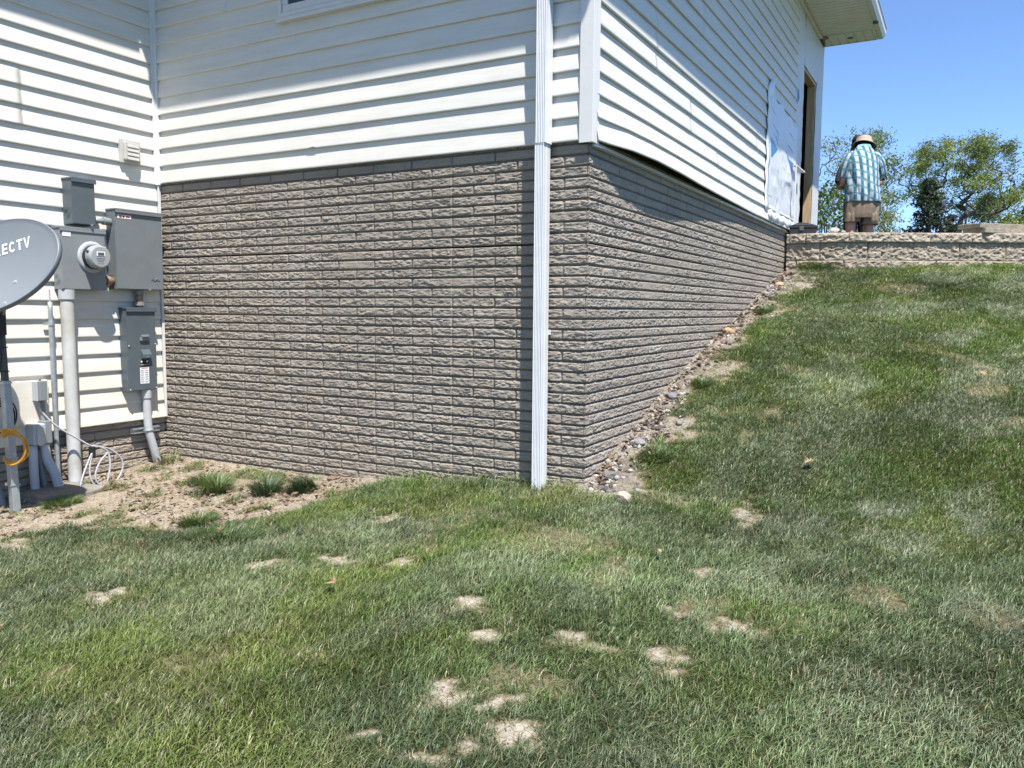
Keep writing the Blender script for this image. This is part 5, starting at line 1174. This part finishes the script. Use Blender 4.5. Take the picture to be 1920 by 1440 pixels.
V, F, cc_ = leaf_mesh(x, y, .02+.035*r.random(n), 98, (.13,.08,.05), up=.015); tag(nmesh('leaf_litter', V, F, M_dleaf, None, cols=cc_), 'dark brown leaf litter in the rubble strip beside the sloping wall', 'leaf litter', kind='stuff')
# rubble and gravel
def pebbles(name, xs, ys, rs, m, label, seed, cols_=None):
    r_ = np.random.default_rng(seed); b0 = bmesh.new(); bmesh.ops.create_icosphere(b0, subdivisions=1, radius=1); bv = np.array([tuple(v.co) for v in b0.verts]); bf = np.array([[v.index for v in f.verts] for f in b0.faces]); b0.free()
    V = []; F = []; cl = []
    for i, (a, b_, q) in enumerate(zip(xs, ys, rs)):
        sc3 = q*(.6+.7*r_.random(3)); sc3[2] *= .75; an = r_.random()*6.28; rot_ = np.array([[math.cos(an), -math.sin(an), 0],[math.sin(an), math.cos(an), 0],[0,0,1]])
        v = (bv*(.75+.5*r_.random((len(bv),1)))*sc3)@rot_.T+np.array([a, b_, gzf(a, b_)+q*.15]); F.append(bf+len(bv)*i); V.append(v)
        cl.append(np.tile(cols_[r_.integers(len(cols_))]*(.7+.6*r_.random()), (len(bv), 1)))
    o = nmesh(name, np.concatenate(V), np.concatenate(F), m, None, cols=np.concatenate(cl)); return tag(o, label, 'gravel', kind='stuff')
def vc(name, rough=.9):
    m = bpy.data.materials.new(name); m.use_nodes = True; n_ = m.node_tree.nodes; b_ = n_['Principled BSDF']; b_.inputs['Roughness'].default_value = rough
    at = n_.new('ShaderNodeVertexColor'); at.layer_name = 'Col'; m.node_tree.links.new(at.outputs[0], b_.inputs['Base Color']); return m
M_peb = vc('pebble')
SC = [np.array(c)*.62 for c in ((.48,.44,.37),(.30,.28,.27),(.40,.36,.31),(.36,.29,.22),(.55,.51,.44),(.15,.12,.11))]
n = 3800; y = r.uniform(-.06, 5.9, n); x = .015+np.abs(r.normal(size=n))*(.07+.07*fbm(y*2.1, y*0, 66))
pebbles('rubble', x, y, (.005+.020*r.random(n)**3), M_peb, 'grey and tan rubble along the foot of the sloping side wall', 1, SC)
n = 900; x = r.uniform(-3.8, -1.4, n); y = r.uniform(-2.2, -.03, n); k = inpoly(x, y, BED); pebbles('gravel', x[k], y[k], .004+.012*r.random(k.sum())**2, M_peb, 'small stones and clods on the bare soil bed', 2, SC[:1]+SC[3:])
for i, (a, b_, q, lab) in enumerate([(.10,.16,.045,'dark stone wedged at the brick corner'),(.13,.62,.04,'grey stone low in the rubble strip'),(.09,3.05,.06,'long rusty brown stone leaning on the side wall'),(.14,5.05,.05,'orange tinted stone near the top of the rubble strip'),(.10,4.6,.05,'grey stone below the top of the rubble strip'),(.11,1.35,.05,'dark grey stone halfway along the rubble strip'),(.30,-.10,.05,'pale stone with a dark hollow below the corner')]):
    tag(rock('stone', (a, b_, gzf(a, b_)+q*.3), q, mat('stone_%s' % 'abcdefg'[i], [(.15,.14,.13),(.24,.23,.23),(.38,.24,.14),(.42,.28,.17),(.22,.21,.22),(.17,.16,.17),(.33,.29,.23)][i], .9, .2, 20, .5, 60), i+20), lab, 'stone')
